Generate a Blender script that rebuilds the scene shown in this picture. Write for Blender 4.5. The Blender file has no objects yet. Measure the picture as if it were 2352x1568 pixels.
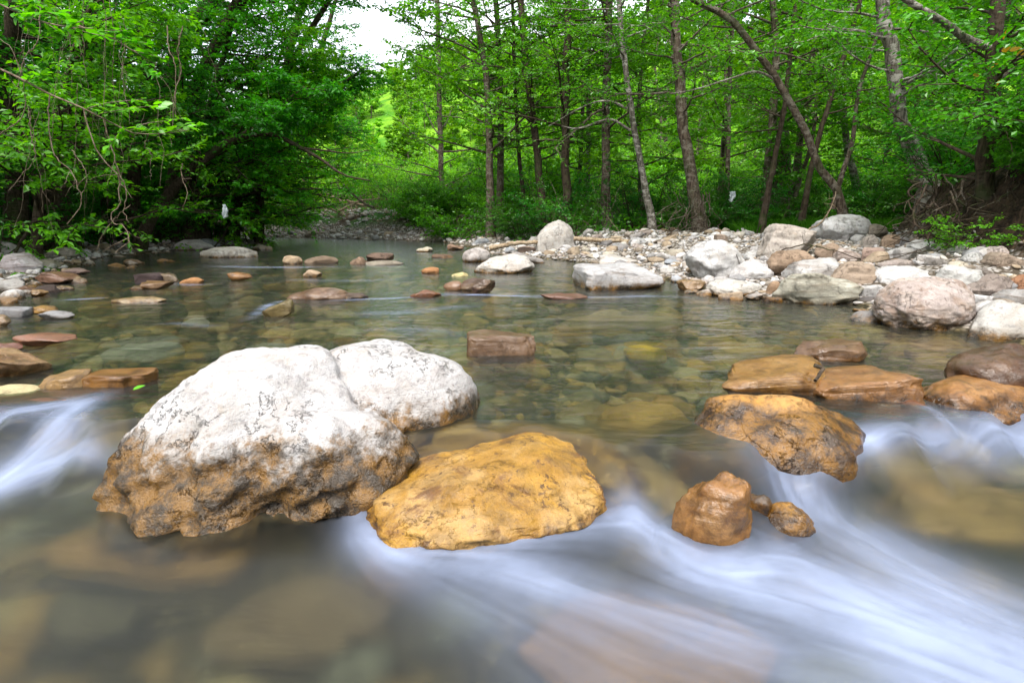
import bpy, math, random
import numpy as np
from mathutils import Vector, Matrix

# ------------------------------------------------------------------ camera, sky, sun, exposure
SC = bpy.context.scene
COL = SC.collection
R = math.radians
PITCH = R(12.7)
CAM_Z = 1.0
FPX, CX, CY = 1307.0, 1176.0, 784.0

cam_data = bpy.data.cameras.new('camera')
cam = bpy.data.objects.new('camera', cam_data)
COL.objects.link(cam)
cam.location = (0, 0, CAM_Z)
cam.rotation_euler = (R(90) - PITCH, 0, 0)
cam_data.sensor_width = 36.0
cam_data.lens = 36.0 * FPX / 2352.0
cam_data.clip_start = 0.05
cam_data.clip_end = 2000
SC.camera = cam

SUN_EL, SUN_AZ = 58.0, 200.0        # azimuth clockwise from +Y
world = bpy.data.worlds.new('World')
SC.world = world
world.use_nodes = True
wn = world.node_tree
wn.nodes.clear()
w_out = wn.nodes.new('ShaderNodeOutputWorld')
w_bg = wn.nodes.new('ShaderNodeBackground')
w_sky = wn.nodes.new('ShaderNodeTexSky')
w_sky.sky_type = 'NISHITA'
w_sky.sun_disc = False
w_sky.sun_elevation = R(SUN_EL)
w_sky.sun_rotation = R(SUN_AZ)
w_sky.air_density = 1.0
w_sky.dust_density = 3.0
w_sky.ozone_density = 1.0
w_bg.inputs['Strength'].default_value = 0.15
# thin bright cloud over the whole sky
w_geo = wn.nodes.new('ShaderNodeTexCoord')
w_map = wn.nodes.new('ShaderNodeMapping')
w_map.inputs['Scale'].default_value = (1.6, 1.6, 4.0)
w_noi = wn.nodes.new('ShaderNodeTexNoise')
w_noi.inputs['Scale'].default_value = 1.6
w_noi.inputs['Detail'].default_value = 6.0
w_noi.inputs['Roughness'].default_value = 0.6
w_rng = wn.nodes.new('ShaderNodeMapRange')
w_rng.inputs[1].default_value = 0.32
w_rng.inputs[2].default_value = 0.62
w_rng.inputs[3].default_value = 0.45
w_rng.inputs[4].default_value = 0.95
w_mix = wn.nodes.new('ShaderNodeMix')
w_mix.data_type = 'RGBA'
w_mix.inputs[7].default_value = (5.7, 5.75, 6.0, 1.0)
wn.links.new(w_geo.outputs['Generated'], w_map.inputs['Vector'])
wn.links.new(w_map.outputs[0], w_noi.inputs['Vector'])
wn.links.new(w_noi.outputs[0], w_rng.inputs[0])
wn.links.new(w_rng.outputs[0], w_mix.inputs[0])
wn.links.new(w_sky.outputs[0], w_mix.inputs[6])
wn.links.new(w_mix.outputs[2], w_bg.inputs[0])
wn.links.new(w_bg.outputs[0], w_out.inputs[0])

sun_data = bpy.data.lights.new('sun', 'SUN')
sun_data.energy = 2.3
sun_data.angle = R(25)
sun_data.color = (1.0, 0.95, 0.88)
sun = bpy.data.objects.new('sun', sun_data)
COL.objects.link(sun)
_sd = Vector((math.sin(R(SUN_AZ)) * math.cos(R(SUN_EL)), math.cos(R(SUN_AZ)) * math.cos(R(SUN_EL)), math.sin(R(SUN_EL))))
sun.rotation_euler = (-_sd).to_track_quat('-Z', 'Y').to_euler()

SC.view_settings.view_transform = 'Standard'
SC.view_settings.look = 'None'
SC.view_settings.gamma = 1.0
SC.view_settings.use_curve_mapping = False
SC.view_settings.exposure = 1.34
SC.render.engine = 'CYCLES'
cy = SC.cycles
cy.use_denoising = True
cy.max_bounces = 10
cy.diffuse_bounces = 4
cy.glossy_bounces = 3
cy.transmission_bounces = 5
cy.transparent_max_bounces = 8
cy.caustics_refractive = True
cy.caustics_reflective = False
cy.blur_glossy = 1.0
cy.sample_clamp_indirect = 6.0
cy.use_adaptive_sampling = True
cy.adaptive_threshold = 0.02

rng = np.random.default_rng(7)
random.seed(7)

# ------------------------------------------------------------------ pixel rays (photo measurements) to places in the world
_sp, _cp = math.sin(PITCH), math.cos(PITCH)

def ray(u, v):
    a, b = (u - CX) / FPX, -(v - CY) / FPX
    return np.array([a, _cp + b * _sp, -_sp + b * _cp])

def at(u, v, Y):
    d = ray(u, v)
    return np.array([0, 0, CAM_Z]) + d * (Y / d[1])

def onz(u, v, z):
    d = ray(u, v)
    dz = min(d[2], -0.012)
    return np.array([0, 0, CAM_Z]) + d * ((z - CAM_Z) / dz)

# ------------------------------------------------------------------ numpy noise
_perm = np.random.default_rng(11).permutation(256)
_perm = np.concatenate([_perm, _perm, _perm])
_pv = np.random.default_rng(12).random(768) * 2 - 1

def vnoise(p):
    p = np.asarray(p, float)
    i = np.floor(p).astype(int)
    f = p - i
    w = f * f * f * (f * (f * 6 - 15) + 10)
    i &= 255
    x, y, z = i[..., 0], i[..., 1], i[..., 2]
    r = 0
    for dx in (0, 1):
        wx = w[..., 0] if dx else 1 - w[..., 0]
        for dy in (0, 1):
            wy = w[..., 1] if dy else 1 - w[..., 1]
            for dz in (0, 1):
                wz = w[..., 2] if dz else 1 - w[..., 2]
                h = _pv[_perm[_perm[_perm[(x + dx) & 255] + ((y + dy) & 255)] + ((z + dz) & 255)]]
                r = r + wx * wy * wz * h
    return r

def fbm(p, octv=4, gain=0.5, lac=2.03):
    p = np.asarray(p, float)
    a, s = 1.0, 0
    for k in range(octv):
        s = s + a * vnoise(p + 17.3 * k)
        p = p * lac
        a *= gain
    return s

def sstep(a, b, x):
    t = np.clip((x - a) / (b - a), 0, 1)
    return t * t * (3 - 2 * t)

# ------------------------------------------------------------------ mesh helpers
def mesh_np(name, V, F, mat=None, smooth=True, attrs=None):
    """F: (n,k) array of equal sized faces, or list of such arrays."""
    Fs = F if isinstance(F, list) else [F]
    Fs = [np.asarray(f) for f in Fs if len(f)]
    me = bpy.data.meshes.new(name)
    V = np.asarray(V, np.float32)
    me.vertices.add(len(V))
    me.vertices.foreach_set('co', V.ravel())
    nl = sum(f.size for f in Fs)
    npoly = sum(len(f) for f in Fs)
    me.loops.add(nl)
    me.polygons.add(npoly)
    me.loops.foreach_set('vertex_index', np.concatenate([f.ravel() for f in Fs]).astype(np.int32))
    tot = np.concatenate([np.full(len(f), f.shape[1]) for f in Fs])
    st = np.concatenate([[0], np.cumsum(tot)[:-1]])
    me.polygons.foreach_set('loop_start', st.astype(np.int32))
    me.polygons.foreach_set('use_smooth', np.full(npoly, smooth, bool))
    for an, (dom, arr) in (attrs or {}).items():
        at_ = me.attributes.new(an, 'FLOAT', dom)
        at_.data.foreach_set('value', np.asarray(arr, np.float32))
    me.update(calc_edges=True)
    if mat:
        me.materials.append(mat)
    return me

def obj(name, me, parent=None, loc=None):
    o = bpy.data.objects.new(name, me)
    COL.objects.link(o)
    if parent is not None:
        o.parent = parent
    if loc is not None:
        o.location = loc
    return o

def tag(o, label, cat, group=None, kind=None):
    o['label'] = label
    if cat:
        o['category'] = cat
    if group:
        o['group'] = group
    if kind:
        o['kind'] = kind
    return o

def empty(name, loc):
    o = bpy.data.objects.new(name, None)
    COL.objects.link(o)
    o.location = loc
    o.empty_display_size = 0.2
    return o

def copy_tree(o, parent=None):
    c = o.copy()
    COL.objects.link(c)
    c.parent = parent
    for ch in [k for k in bpy.data.objects if k.parent == o]:
        copy_tree(ch, c)
    return c

class Tubes:
    """collects bent tapering tubes"""
    def __init__(self):
        self.V, self.F, self.n = [], [], 0

    def add(self, pts, rad, sides=6, cap=True):
        P = np.asarray(pts, float)
        rad = np.asarray(rad, float)
        n = len(P)
        T = np.gradient(P, axis=0)
        T /= np.linalg.norm(T, axis=1, keepdims=True) + 1e-9
        ref = np.array([0.0, 0, 1]) if abs(T[0][2]) < 0.8 else np.array([1.0, 0, 0])
        A = np.cross(T, ref)
        A /= np.linalg.norm(A, axis=1, keepdims=True) + 1e-9
        B = np.cross(T, A)
        th = np.linspace(0, 2 * np.pi, sides, endpoint=False)
        ring = P[:, None, :] + rad[:, None, None] * (np.cos(th)[None, :, None] * A[:, None, :] + np.sin(th)[None, :, None] * B[:, None, :])
        i = np.arange(n - 1)[:, None] * sides
        j = np.arange(sides)[None, :]
        k = (j + 1) % sides
        F = np.stack([i + j, i + k, i + sides + k, i + sides + j], -1).reshape(-1, 4) + self.n
        self.V.append(ring.reshape(-1, 3))
        self.F.append(F)
        self.n += n * sides

    def mesh(self, name, mat):
        return mesh_np(name, np.concatenate(self.V), np.concatenate(self.F), mat)

def smooth_path(pts, n):
    """Catmull-Rom through points"""
    P = np.asarray(pts, float)
    P = np.vstack([2 * P[0] - P[1], P, 2 * P[-1] - P[-2]])
    m = len(P) - 3
    out = []
    for t in np.linspace(0, m - 1e-6, n):
        i = int(t)
        f = t - i
        a, b, c, d = P[i], P[i + 1], P[i + 2], P[i + 3]
        out.append(0.5 * (2 * b + (c - a) * f + (2 * a - 5 * b + 4 * c - d) * f * f + (3 * b - a - 3 * c + d) * f ** 3))
    return np.array(out)

_ico = {}
def ico(sub):
    if sub not in _ico:
        import bmesh
        bm = bmesh.new()
        bmesh.ops.create_icosphere(bm, subdivisions=sub, radius=1.0)
        V = np.array([v.co[:] for v in bm.verts])
        F = np.array([[v.index for v in f.verts] for f in bm.faces])
        bm.free()
        _ico[sub] = (V, F)
    return _ico[sub]

# ------------------------------------------------------------------ node helper
class NT:
    def __init__(self, name):
        self.m = bpy.data.materials.new(name)
        self.m.use_nodes = True
        self.t = self.m.node_tree
        self.t.nodes.clear()
        self.out = self.t.nodes.new('ShaderNodeOutputMaterial')

    def n(self, typ, inputs=None, **kw):
        nd = self.t.nodes.new(typ)
        for k, v in kw.items():
            setattr(nd, k, v)
        for k, v in (inputs or {}).items():
            s = nd.inputs[k]
            if isinstance(v, bpy.types.NodeSocket):
                self.t.links.new(v, s)
            else:
                s.default_value = v
        return nd

    def math(self, op, a, b=None, clamp=False):
        d = {0: a}
        if b is not None:
            d[1] = b
        return self.n('ShaderNodeMath', d, operation=op, use_clamp=clamp).outputs[0]

    def ramp(self, fac, a, b, lo=0.0, hi=1.0):
        return self.n('ShaderNodeMapRange', {0: fac, 1: a, 2: b, 3: lo, 4: hi}, interpolation_type='SMOOTHSTEP').outputs[0]

    def mix(self, fac, a, b, blend='MIX'):
        nd = self.t.nodes.new('ShaderNodeMix')
        nd.data_type = 'RGBA'
        nd.blend_type = blend
        nd.clamp_factor = True
        for s, v in ((nd.inputs[0], fac), (nd.inputs[6], a), (nd.inputs[7], b)):
            if isinstance(v, bpy.types.NodeSocket):
                self.t.links.new(v, s)
            else:
                s.default_value = v
        return nd.outputs[2]

    def noise(self, vec, scale, detail=4.0, rough=0.55, dist=0.0):
        return self.n('ShaderNodeTexNoise', {'Vector': vec, 'Scale': scale, 'Detail': detail, 'Roughness': rough, 'Distortion': dist}).outputs[0]

    def mapping(self, vec, scale=(1, 1, 1), rot=(0, 0, 0)):
        return self.n('ShaderNodeMapping', {'Vector': vec, 'Scale': scale, 'Rotation': rot}).outputs[0]

    def surf(self, s):
        self.t.links.new(s, self.out.inputs[0])
        return self.m

def c4(r, g, b):
    return (r, g, b, 1.0)

# ------------------------------------------------------------------ materials
def rock_material(name, speck=0.5, streak=0.0, crack=0.3, bump=0.5, fine=1.0, lamina=0.6, wamp=0.16, wide=0.045, creas=0.45):
    t = NT(name)
    pos = t.n('ShaderNodeNewGeometry').outputs['Position']
    oi = t.n('ShaderNodeObjectInfo')
    wz = t.n('ShaderNodeAttribute', attribute_type='OBJECT', attribute_name='wet_z').outputs['Fac']
    stn = t.n('ShaderNodeAttribute', attribute_type='OBJECT', attribute_name='stain').outputs['Fac']
    off = t.math('MULTIPLY', oi.outputs['Random'], 40.0)
    p = t.n('ShaderNodeVectorMath', {0: pos, 1: off}, operation='ADD').outputs[0]
    base = oi.outputs['Color']
    n1 = t.noise(p, 3.5 * fine, 6, 0.6, 0.4)
    n2 = t.noise(p, 26 * fine, 6, 0.7)
    n3 = t.noise(p, 95 * fine, 3, 0.6)
    col = t.mix(t.ramp(n1, 0.3, 0.7), t.mix(1.0, base, c4(0.72, 0.69, 0.66), 'MULTIPLY'), base)
    col = t.mix(t.math('MULTIPLY', t.ramp(n2, 0.52, 0.68), speck), col, t.mix(1.0, base, c4(0.42, 0.40, 0.42), 'MULTIPLY'))
    col = t.mix(t.math('MULTIPLY', t.ramp(n3, 0.60, 0.72), speck * 0.8), col, t.mix(1.0, base, c4(0.30, 0.27, 0.25), 'MULTIPLY'))
    # bedding lines
    sv = t.mapping(p, (3, 3, 30), (R(24), R(12), 0))
    st = t.noise(sv, 1.0, 5, 0.65, 0.6)
    if streak > 0:
        col = t.mix(t.math('MULTIPLY', t.ramp(st, 0.50, 0.66), streak), col, t.mix(1.0, base, c4(0.45, 0.36, 0.28), 'MULTIPLY'))
    # cracks
    wv = t.n('ShaderNodeVectorMath', {0: p, 1: t.n('ShaderNodeVectorMath', {0: t.n('ShaderNodeTexNoise', {'Vector': p, 'Scale': 5.0 * fine, 'Detail': 4.0}).outputs[1], 1: (0.22, 0.22, 0.22)}, operation='MULTIPLY').outputs[0]}, operation='ADD').outputs[0]
    vo = t.n('ShaderNodeTexVoronoi', {'Vector': wv, 'Scale': 4.2 * fine}, feature='DISTANCE_TO_EDGE').outputs['Distance']
    cr = t.math('MULTIPLY', t.math('MULTIPLY', t.ramp(vo, 0.0, 0.018, 1.0, 0.0), t.ramp(t.noise(p, 2.1, 2), 0.48, 0.62)), crack)
    col = t.mix(cr, col, t.mix(1.0, base, c4(0.25, 0.2, 0.16), 'MULTIPLY'))
    rd = t.math('ABSOLUTE', t.math('SUBTRACT', t.noise(p, 6.5 * fine, 7, 0.66, 0.25), 0.5))
    rdm = t.math('MULTIPLY', t.ramp(rd, 0.0, 0.012, 1.0, 0.0), t.ramp(t.noise(p, 3.0, 3), 0.50, 0.60))
    col = t.mix(t.math('MULTIPLY', rdm, creas), col, t.mix(1.0, base, c4(0.28, 0.22, 0.17), 'MULTIPLY'))
    # iron stain patches
    sm = t.math('MULTIPLY', t.ramp(t.noise(p, 5.0, 6, 0.65, 0.8), 0.50, 0.64), stn)
    cm = t.math('MULTIPLY', t.ramp(t.noise(p, 3.2, 5, 0.62, 0.6), 0.47, 0.60), t.math('MULTIPLY', stn, 0.75))
    col = t.mix(cm, col, t.mix(0.45, base, c4(0.50, 0.40, 0.27)))
    col = t.mix(sm, col, c4(0.15, 0.065, 0.014))
    sp2 = t.math('MULTIPLY', t.ramp(t.noise(p, 19.0, 7, 0.75, 0.4), 0.56, 0.63), stn)
    col = t.mix(sp2, col, c4(0.07, 0.03, 0.010))
    slick = t.n('ShaderNodeAttribute', attribute_type='OBJECT', attribute_name='slick').outputs['Fac']
    # lichen and weathering blotches
    lb = t.noise(p, 11.0 * fine, 7, 0.72, 0.5)
    col = t.mix(t.math('MULTIPLY', t.ramp(lb, 0.50, 0.62), 0.45), col, t.mix(1.0, base, c4(0.50, 0.47, 0.46), 'MULTIPLY'))
    lw = t.noise(p, 4.3 * fine, 7, 0.75, 0.9)
    col = t.mix(t.math('MULTIPLY', t.ramp(lw, 0.56, 0.66), 0.40), col, t.mix(1.0, base, c4(0.62, 0.50, 0.36), 'MULTIPLY'))
    # wet algae band round the water line
    z = t.n('ShaderNodeSeparateXYZ', {0: pos}).outputs[2]
    nz = t.noise(p, 6.0, 6, 0.7, 0.6)
    h = t.math('SUBTRACT', z, t.math('ADD', wz, t.math('ADD', t.math('MULTIPLY', t.math('SUBTRACT', nz, 0.5), wamp), t.math('MULTIPLY', t.math('SUBTRACT', n2, 0.5), wamp * 0.5))))
    wet = t.ramp(h, -0.02, wide, 1.0, 0.0)
    damp = t.ramp(h, 0.0, 0.10, 1.0, 0.0)
    alg = t.mix(t.ramp(t.noise(p, 9.0, 6, 0.7), 0.40, 0.62), c4(0.012, 0.007, 0.003), c4(0.20, 0.095, 0.012))
    wetc = t.mix(0.84, t.mix(1.0, col, c4(0.50, 0.38, 0.24), 'MULTIPLY'), alg)
    wetc = t.mix(t.math('MULTIPLY', t.ramp(n3, 0.55, 0.66), 0.6), wetc, c4(0.025, 0.015, 0.008))
    col = t.mix(t.math('MULTIPLY', damp, 0.25), col, t.mix(1.0, col, c4(0.75, 0.6, 0.4), 'MULTIPLY'))
    col = t.mix(wet, col, wetc)
    sl = t.mix(1.0, col, c4(0.76, 0.66, 0.48), 'MULTIPLY')
    sl = t.mix(t.math('MULTIPLY', t.ramp(t.noise(p, 7.0, 7, 0.72, 0.6), 0.45, 0.66), 0.62), sl, c4(0.035, 0.016, 0.006))
    col = t.mix(slick, col, sl)
    wg = t.math('MAXIMUM', wet, t.math('MULTIPLY', slick, t.ramp(n1, 0.25, 0.6, 1.0, 0.75)))
    rough = t.n('ShaderNodeMapRange', {0: wg, 3: 0.82, 4: 0.27}).outputs[0]
    hgt = t.math('ADD', t.math('MULTIPLY', n2, 0.6), t.math('ADD', t.math('MULTIPLY', n3, 0.25), t.math('ADD', t.math('MULTIPLY', st, lamina), t.math('ADD', t.math('MULTIPLY', cr, -1.2), t.math('MULTIPLY', rdm, -1.0)))))
    bp = t.n('ShaderNodeBump', {'Strength': t.n('ShaderNodeMapRange', {0: slick, 3: bump, 4: bump * 0.55}).outputs[0], 'Distance': 0.02, 'Height': hgt}).outputs[0]
    b = t.n('ShaderNodeBsdfPrincipled', {'Base Color': col, 'Roughness': rough, 'Normal': bp})
    b.inputs['Coat Roughness'].default_value = 0.20
    t.t.links.new(bp, b.inputs['Coat Normal'])
    t.t.links.new(t.math('MULTIPLY', wg, t.ramp(lb, 0.38, 0.60, 0.8, 0.15)), b.inputs['Coat Weight'])
    b.inputs['Specular IOR Level'].default_value = 0.4
    return t.surf(b.outputs[0])

M_ROCK = rock_material('limestone', speck=0.7, streak=0.2, crack=0.22, bump=0.9, lamina=0.5)
M_SLAB = rock_material('layered_sandstone', speck=0.3, streak=0.7, crack=0.3, bump=0.8)
M_HERO = rock_material('hero_limestone', speck=0.6, streak=0.25, crack=0.0, bump=1.0, fine=1.3, lamina=0.35, wamp=0.42, wide=0.10, creas=0.12)

def gravel_material():
    t = NT('gravel_ground')
    pos = t.n('ShaderNodeNewGeometry').outputs['Position']
    vo = t.n('ShaderNodeTexVoronoi', {'Vector': pos, 'Scale': 16.0})
    g = t.n('ShaderNodeSeparateColor', {0: vo.outputs['Color']}).outputs[0]
    col = t.mix(g, c4(0.24, 0.21, 0.18), c4(0.46, 0.44, 0.42))
    col = t.mix(t.ramp(vo.outputs['Distance'], 0.25, 0.6), col, c4(0.07, 0.055, 0.04))
    n = t.noise(pos, 0.9, 5, 0.6)
    # soil, litter and moss away from the gravel
    soilw = t.n('ShaderNodeAttribute', attribute_name='soil').outputs['Fac']
    bed = t.n('ShaderNodeAttribute', attribute_name='bed').outputs['Fac']
    sn = t.noise(pos, 7.0, 6, 0.7)
    soil = t.mix(t.ramp(sn, 0.35, 0.65), c4(0.028, 0.018, 0.010), c4(0.085, 0.055, 0.030))
    green = t.mix(t.ramp(t.noise(pos, 11.0, 4), 0.3, 0.7), c4(0.012, 0.05, 0.005), c4(0.045, 0.15, 0.012))
    soil = t.mix(t.ramp(n, 0.38, 0.56), soil, green)
    hillw = t.n('ShaderNodeAttribute', attribute_name='hill').outputs['Fac']
    meadow = t.mix(t.ramp(t.noise(pos, 0.35, 5), 0.35, 0.65), c4(0.05, 0.19, 0.006), c4(0.17, 0.36, 0.015))
    bare = t.n('ShaderNodeAttribute', attribute_name='bare').outputs['Fac']
    soil = t.mix(bare, soil, t.mix(t.ramp(sn, 0.35, 0.65), c4(0.012, 0.008, 0.005), c4(0.06, 0.038, 0.022)))
    soil = t.mix(hillw, soil, meadow)
    bedc = t.mix(g, c4(0.07, 0.055, 0.025), c4(0.20, 0.15, 0.07))
    bedc = t.mix(t.ramp(vo.outputs['Distance'], 0.25, 0.6), bedc, c4(0.03, 0.025, 0.012))
    col = t.mix(bed, col, bedc)
    col = t.mix(soilw, col, soil)
    hgt = t.math('ADD', t.math('MULTIPLY', vo.outputs['Distance'], -1.0), t.math('MULTIPLY', sn, 0.5))
    bp = t.n('ShaderNodeBump', {'Strength': 0.9, 'Distance': 0.04, 'Height': hgt}).outputs[0]
    b = t.n('ShaderNodeBsdfPrincipled', {'Base Color': col, 'Roughness': 0.9, 'Normal': bp})
    b.inputs['Specular IOR Level'].default_value = 0.2
    return t.surf(b.outputs[0])

M_GROUND = gravel_material()

def leaf_material(name, dark, light, gloss=0.04, trans=0.5):
    t = NT(name)
    tone = t.n('ShaderNodeAttribute', attribute_name='tone').outputs['Fac']
    oi = t.n('ShaderNodeObjectInfo')
    col = t.mix(tone, c4(*dark), c4(*light))
    col = t.mix(1.0, col, oi.outputs['Color'], 'MULTIPLY')
    d = t.n('ShaderNodeBsdfDiffuse', {'Color': col})
    tc = t.mix(1.0, col, c4(1.9, 1.65, 0.7), 'MULTIPLY')
    tr = t.n('ShaderNodeBsdfTranslucent', {'Color': tc})
    g = t.n('ShaderNodeBsdfGlossy', {'Color': c4(0.8, 0.9, 0.8), 'Roughness': 0.38})
    m1 = t.n('ShaderNodeMixShader', {0: trans, 1: d.outputs[0], 2: tr.outputs[0]})
    m2 = t.n('ShaderNodeMixShader', {0: gloss, 1: m1.outputs[0], 2: g.outputs[0]})
    return t.surf(m2.outputs[0])

M_LEAF = leaf_material('leaf_green', (0.028, 0.14, 0.003), (0.10, 0.34, 0.004))
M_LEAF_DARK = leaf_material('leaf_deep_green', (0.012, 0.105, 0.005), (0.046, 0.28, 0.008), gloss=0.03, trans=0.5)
M_LEAF_LIME = leaf_material('leaf_lime', (0.06, 0.22, 0.004), (0.16, 0.40, 0.008))
M_YELLOW = leaf_material('leaf_yellow', (0.45, 0.22, 0.01), (0.6, 0.36, 0.02))

def bark_material(name, dark, light, patch, lichen=0.4, moss=0.2):
    t = NT(name)
    pos = t.n('ShaderNodeNewGeometry').outputs['Position']
    oi = t.n('ShaderNodeObjectInfo')
    v = t.n('ShaderNodeVectorMath', {0: pos, 1: t.math('MULTIPLY', oi.outputs['Random'], 30.0)}, operation='ADD').outputs[0]
    fi = t.noise(t.mapping(v, (26, 26, 5)), 1.0, 6, 0.65, 0.4)
    col = t.mix(t.ramp(fi, 0.35, 0.65), c4(*dark), c4(*light))
    pt = t.noise(t.mapping(v, (5, 5, 9)), 1.0, 6, 0.68, 0.5)
    col = t.mix(t.math('MULTIPLY', t.ramp(pt, 0.50, 0.60), lichen), col, c4(*patch))
    sc = t.noise(t.mapping(v, (6, 6, 26)), 1.0, 4, 0.6)
    col = t.mix(t.math('MULTIPLY', t.ramp(sc, 0.60, 0.66), 0.7), col, c4(*[k * 0.5 for k in dark]))
    ms = t.noise(v, 2.2, 5, 0.6)
    col = t.mix(t.math('MULTIPLY', t.ramp(ms, 0.50, 0.66), moss), col, c4(0.03, 0.065, 0.008))
    bp = t.n('ShaderNodeBump', {'Strength': 0.8, 'Distance': 0.02, 'Height': t.math('ADD', fi, t.math('MULTIPLY', sc, -0.6))}).outputs[0]
    b = t.n('ShaderNodeBsdfPrincipled', {'Base Color': col, 'Roughness': 0.88, 'Normal': bp})
    b.inputs['Specular IOR Level'].default_value = 0.2
    return t.surf(b.outputs[0])

M_BARK = bark_material('bark_brown', (0.035, 0.024, 0.016), (0.13, 0.10, 0.075), (0.26, 0.24, 0.20), 0.5, 0.35)
M_BARK_PALE = bark_material('bark_pale', (0.05, 0.042, 0.035), (0.22, 0.195, 0.165), (0.42, 0.40, 0.36), 0.8, 0.35)
M_BARK_DARK = bark_material('bark_dark', (0.020, 0.013, 0.008), (0.07, 0.05, 0.034), (0.13, 0.11, 0.085), 0.3, 0.45)
M_DRIFT = bark_material('driftwood', (0.16, 0.11, 0.065), (0.36, 0.28, 0.19), (0.45, 0.38, 0.28), 0.4, 0.0)
M_VINE = bark_material('vine_bark', (0.09, 0.062, 0.04), (0.24, 0.19, 0.135), (0.32, 0.27, 0.20), 0.4, 0.0)

def plain_material(name, color, rough=0.6, trans=0.0):
    t = NT(name)
    pos = t.n('ShaderNodeNewGeometry').outputs['Position']
    n = t.noise(pos, 30.0, 4)
    col = t.mix(t.ramp(n, 0.3, 0.7), c4(*[k * 0.75 for k in color]), c4(*color))
    b = t.n('ShaderNodeBsdfPrincipled', {'Base Color': col, 'Roughness': rough})
    if trans:
        tr = t.n('ShaderNodeBsdfTranslucent', {'Color': col})
        mx = t.n('ShaderNodeMixShader', {0: trans, 1: b.outputs[0], 2: tr.outputs[0]})
        return t.surf(mx.outputs[0])
    return t.surf(b.outputs[0])

M_PLASTIC = plain_material('white_plastic_film', (0.75, 0.82, 0.85), 0.35, 0.35)

def grass_material():
    t = NT('grass_blades')
    tone = t.n('ShaderNodeAttribute', attribute_name='tone').outputs['Fac']
    col = t.mix(tone, c4(0.02, 0.09, 0.006), c4(0.07, 0.22, 0.015))
    d = t.n('ShaderNodeBsdfDiffuse', {'Color': col})
    tr = t.n('ShaderNodeBsdfTranslucent', {'Color': col})
    return t.surf(t.n('ShaderNodeMixShader', {0: 0.45, 1: d.outputs[0], 2: tr.outputs[0]}).outputs[0])

M_GRASS = grass_material()

def water_material():
    t = NT('stream_water')
    geo = t.n('ShaderNodeNewGeometry')
    pos = geo.outputs['Position']
    foam = t.n('ShaderNodeAttribute', attribute_name='foam').outputs['Fac']
    turb = t.n('ShaderNodeAttribute', attribute_name='turb').outputs['Fac']
    w1 = t.noise(t.mapping(pos, (2.2, 5.0, 1.0), (0, 0, R(-8))), 1.0, 3, 0.5, 0.6)
    w2 = t.noise(t.mapping(pos, (6.0, 17.0, 1.0), (0, 0, R(6))), 1.0, 3, 0.5, 0.4)
    hgt = t.math('ADD', w1, t.math('MULTIPLY', w2, 0.30))
    bp = t.n('ShaderNodeBump', {'Strength': t.n('ShaderNodeMapRange', {0: turb, 1: 0.1, 2: 0.8, 3: 0.55, 4: 0.12}).outputs[0], 'Distance': 0.05, 'Height': hgt}).outputs[0]
    fr = t.n('ShaderNodeFresnel', {'IOR': 1.31, 'Normal': bp}).outputs[0]
    tint = t.mix(turb, c4(0.80, 0.85, 0.79), c4(0.72, 0.76, 0.70))
    tp = t.n('ShaderNodeBsdfTransparent', {'Color': tint})
    rr = t.n('ShaderNodeMapRange', {0: turb, 3: 0.12, 4: 0.66}).outputs[0]
    rf = t.n('ShaderNodeBsdfRefraction', {'Color': tint, 'Roughness': rr, 'IOR': 1.25, 'Normal': bp})
    body = t.n('ShaderNodeMixShader', {0: t.n('ShaderNodeMapRange', {0: turb, 3: 0.45, 4: 0.80}).outputs[0], 1: tp.outputs[0], 2: rf.outputs[0]})
    milk_sheen = t.n('ShaderNodeBsdfDiffuse', {'Color': t.mix(turb, c4(0.12, 0.15, 0.15), c4(0.08, 0.085, 0.06))})  # murk in the water, with blue-grey painted in for sky sheen
    body2 = t.n('ShaderNodeMixShader', {0: t.n('ShaderNodeMapRange', {0: turb, 3: 0.04, 4: 0.085}).outputs[0], 1: body.outputs[0], 2: milk_sheen.outputs[0]})
    gl = t.n('ShaderNodeBsdfGlossy', {'Color': c4(0.95, 0.97, 1.0), 'Roughness': t.n('ShaderNodeMapRange', {0: turb, 3: 0.15, 4: 0.32}).outputs[0], 'Normal': bp})
    wat = t.n('ShaderNodeMixShader', {0: fr, 1: body2.outputs[0], 2: gl.outputs[0]})
    fd = t.n('ShaderNodeBsdfDiffuse', {'Color': c4(0.40, 0.475, 0.68)})
    ft = t.n('ShaderNodeBsdfTranslucent', {'Color': c4(0.40, 0.475, 0.68)})
    fm = t.n('ShaderNodeMixShader', {0: 0.3, 1: fd.outputs[0], 2: ft.outputs[0]})
    allm = t.n('ShaderNodeMixShader', {0: foam, 1: wat.outputs[0], 2: fm.outputs[0]})
    return t.surf(allm.outputs[0])

M_WATER = water_material()

# ------------------------------------------------------------------ terrain
def _line(pts):
    P = np.array([onz(u, v, 0.0)[:2] for u, v in pts])
    P = P[np.argsort(P[:, 1])]
    return P[:, 1], P[:, 0]

_ry, _rx = _line([(1010, 556), (1060, 563), (1120, 578), (1230, 592), (1320, 602), (1400, 610), (1510, 640), (1580, 655), (1640, 676), (1760, 692), (1960, 700), (2030, 742), (2230, 768), (2352, 795), (2600, 850)])
_ly, _lx = _line([(640, 557), (420, 573), (230, 592), (110, 630), (0, 668), (-300, 760)])
_ry = np.concatenate([[-20, 1.0], _ry, [23, 26, 32, 40]])
_rx = np.concatenate([[6.0, 5.2], _rx, [-7.0, -13, -26, -44]])
_ly = np.concatenate([[-20, 1.0], _ly, [22.5, 25, 31, 40]])
_lx = np.concatenate([[-6.5, -6.0], _lx, [-10.5, -16, -29, -48]])

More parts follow.
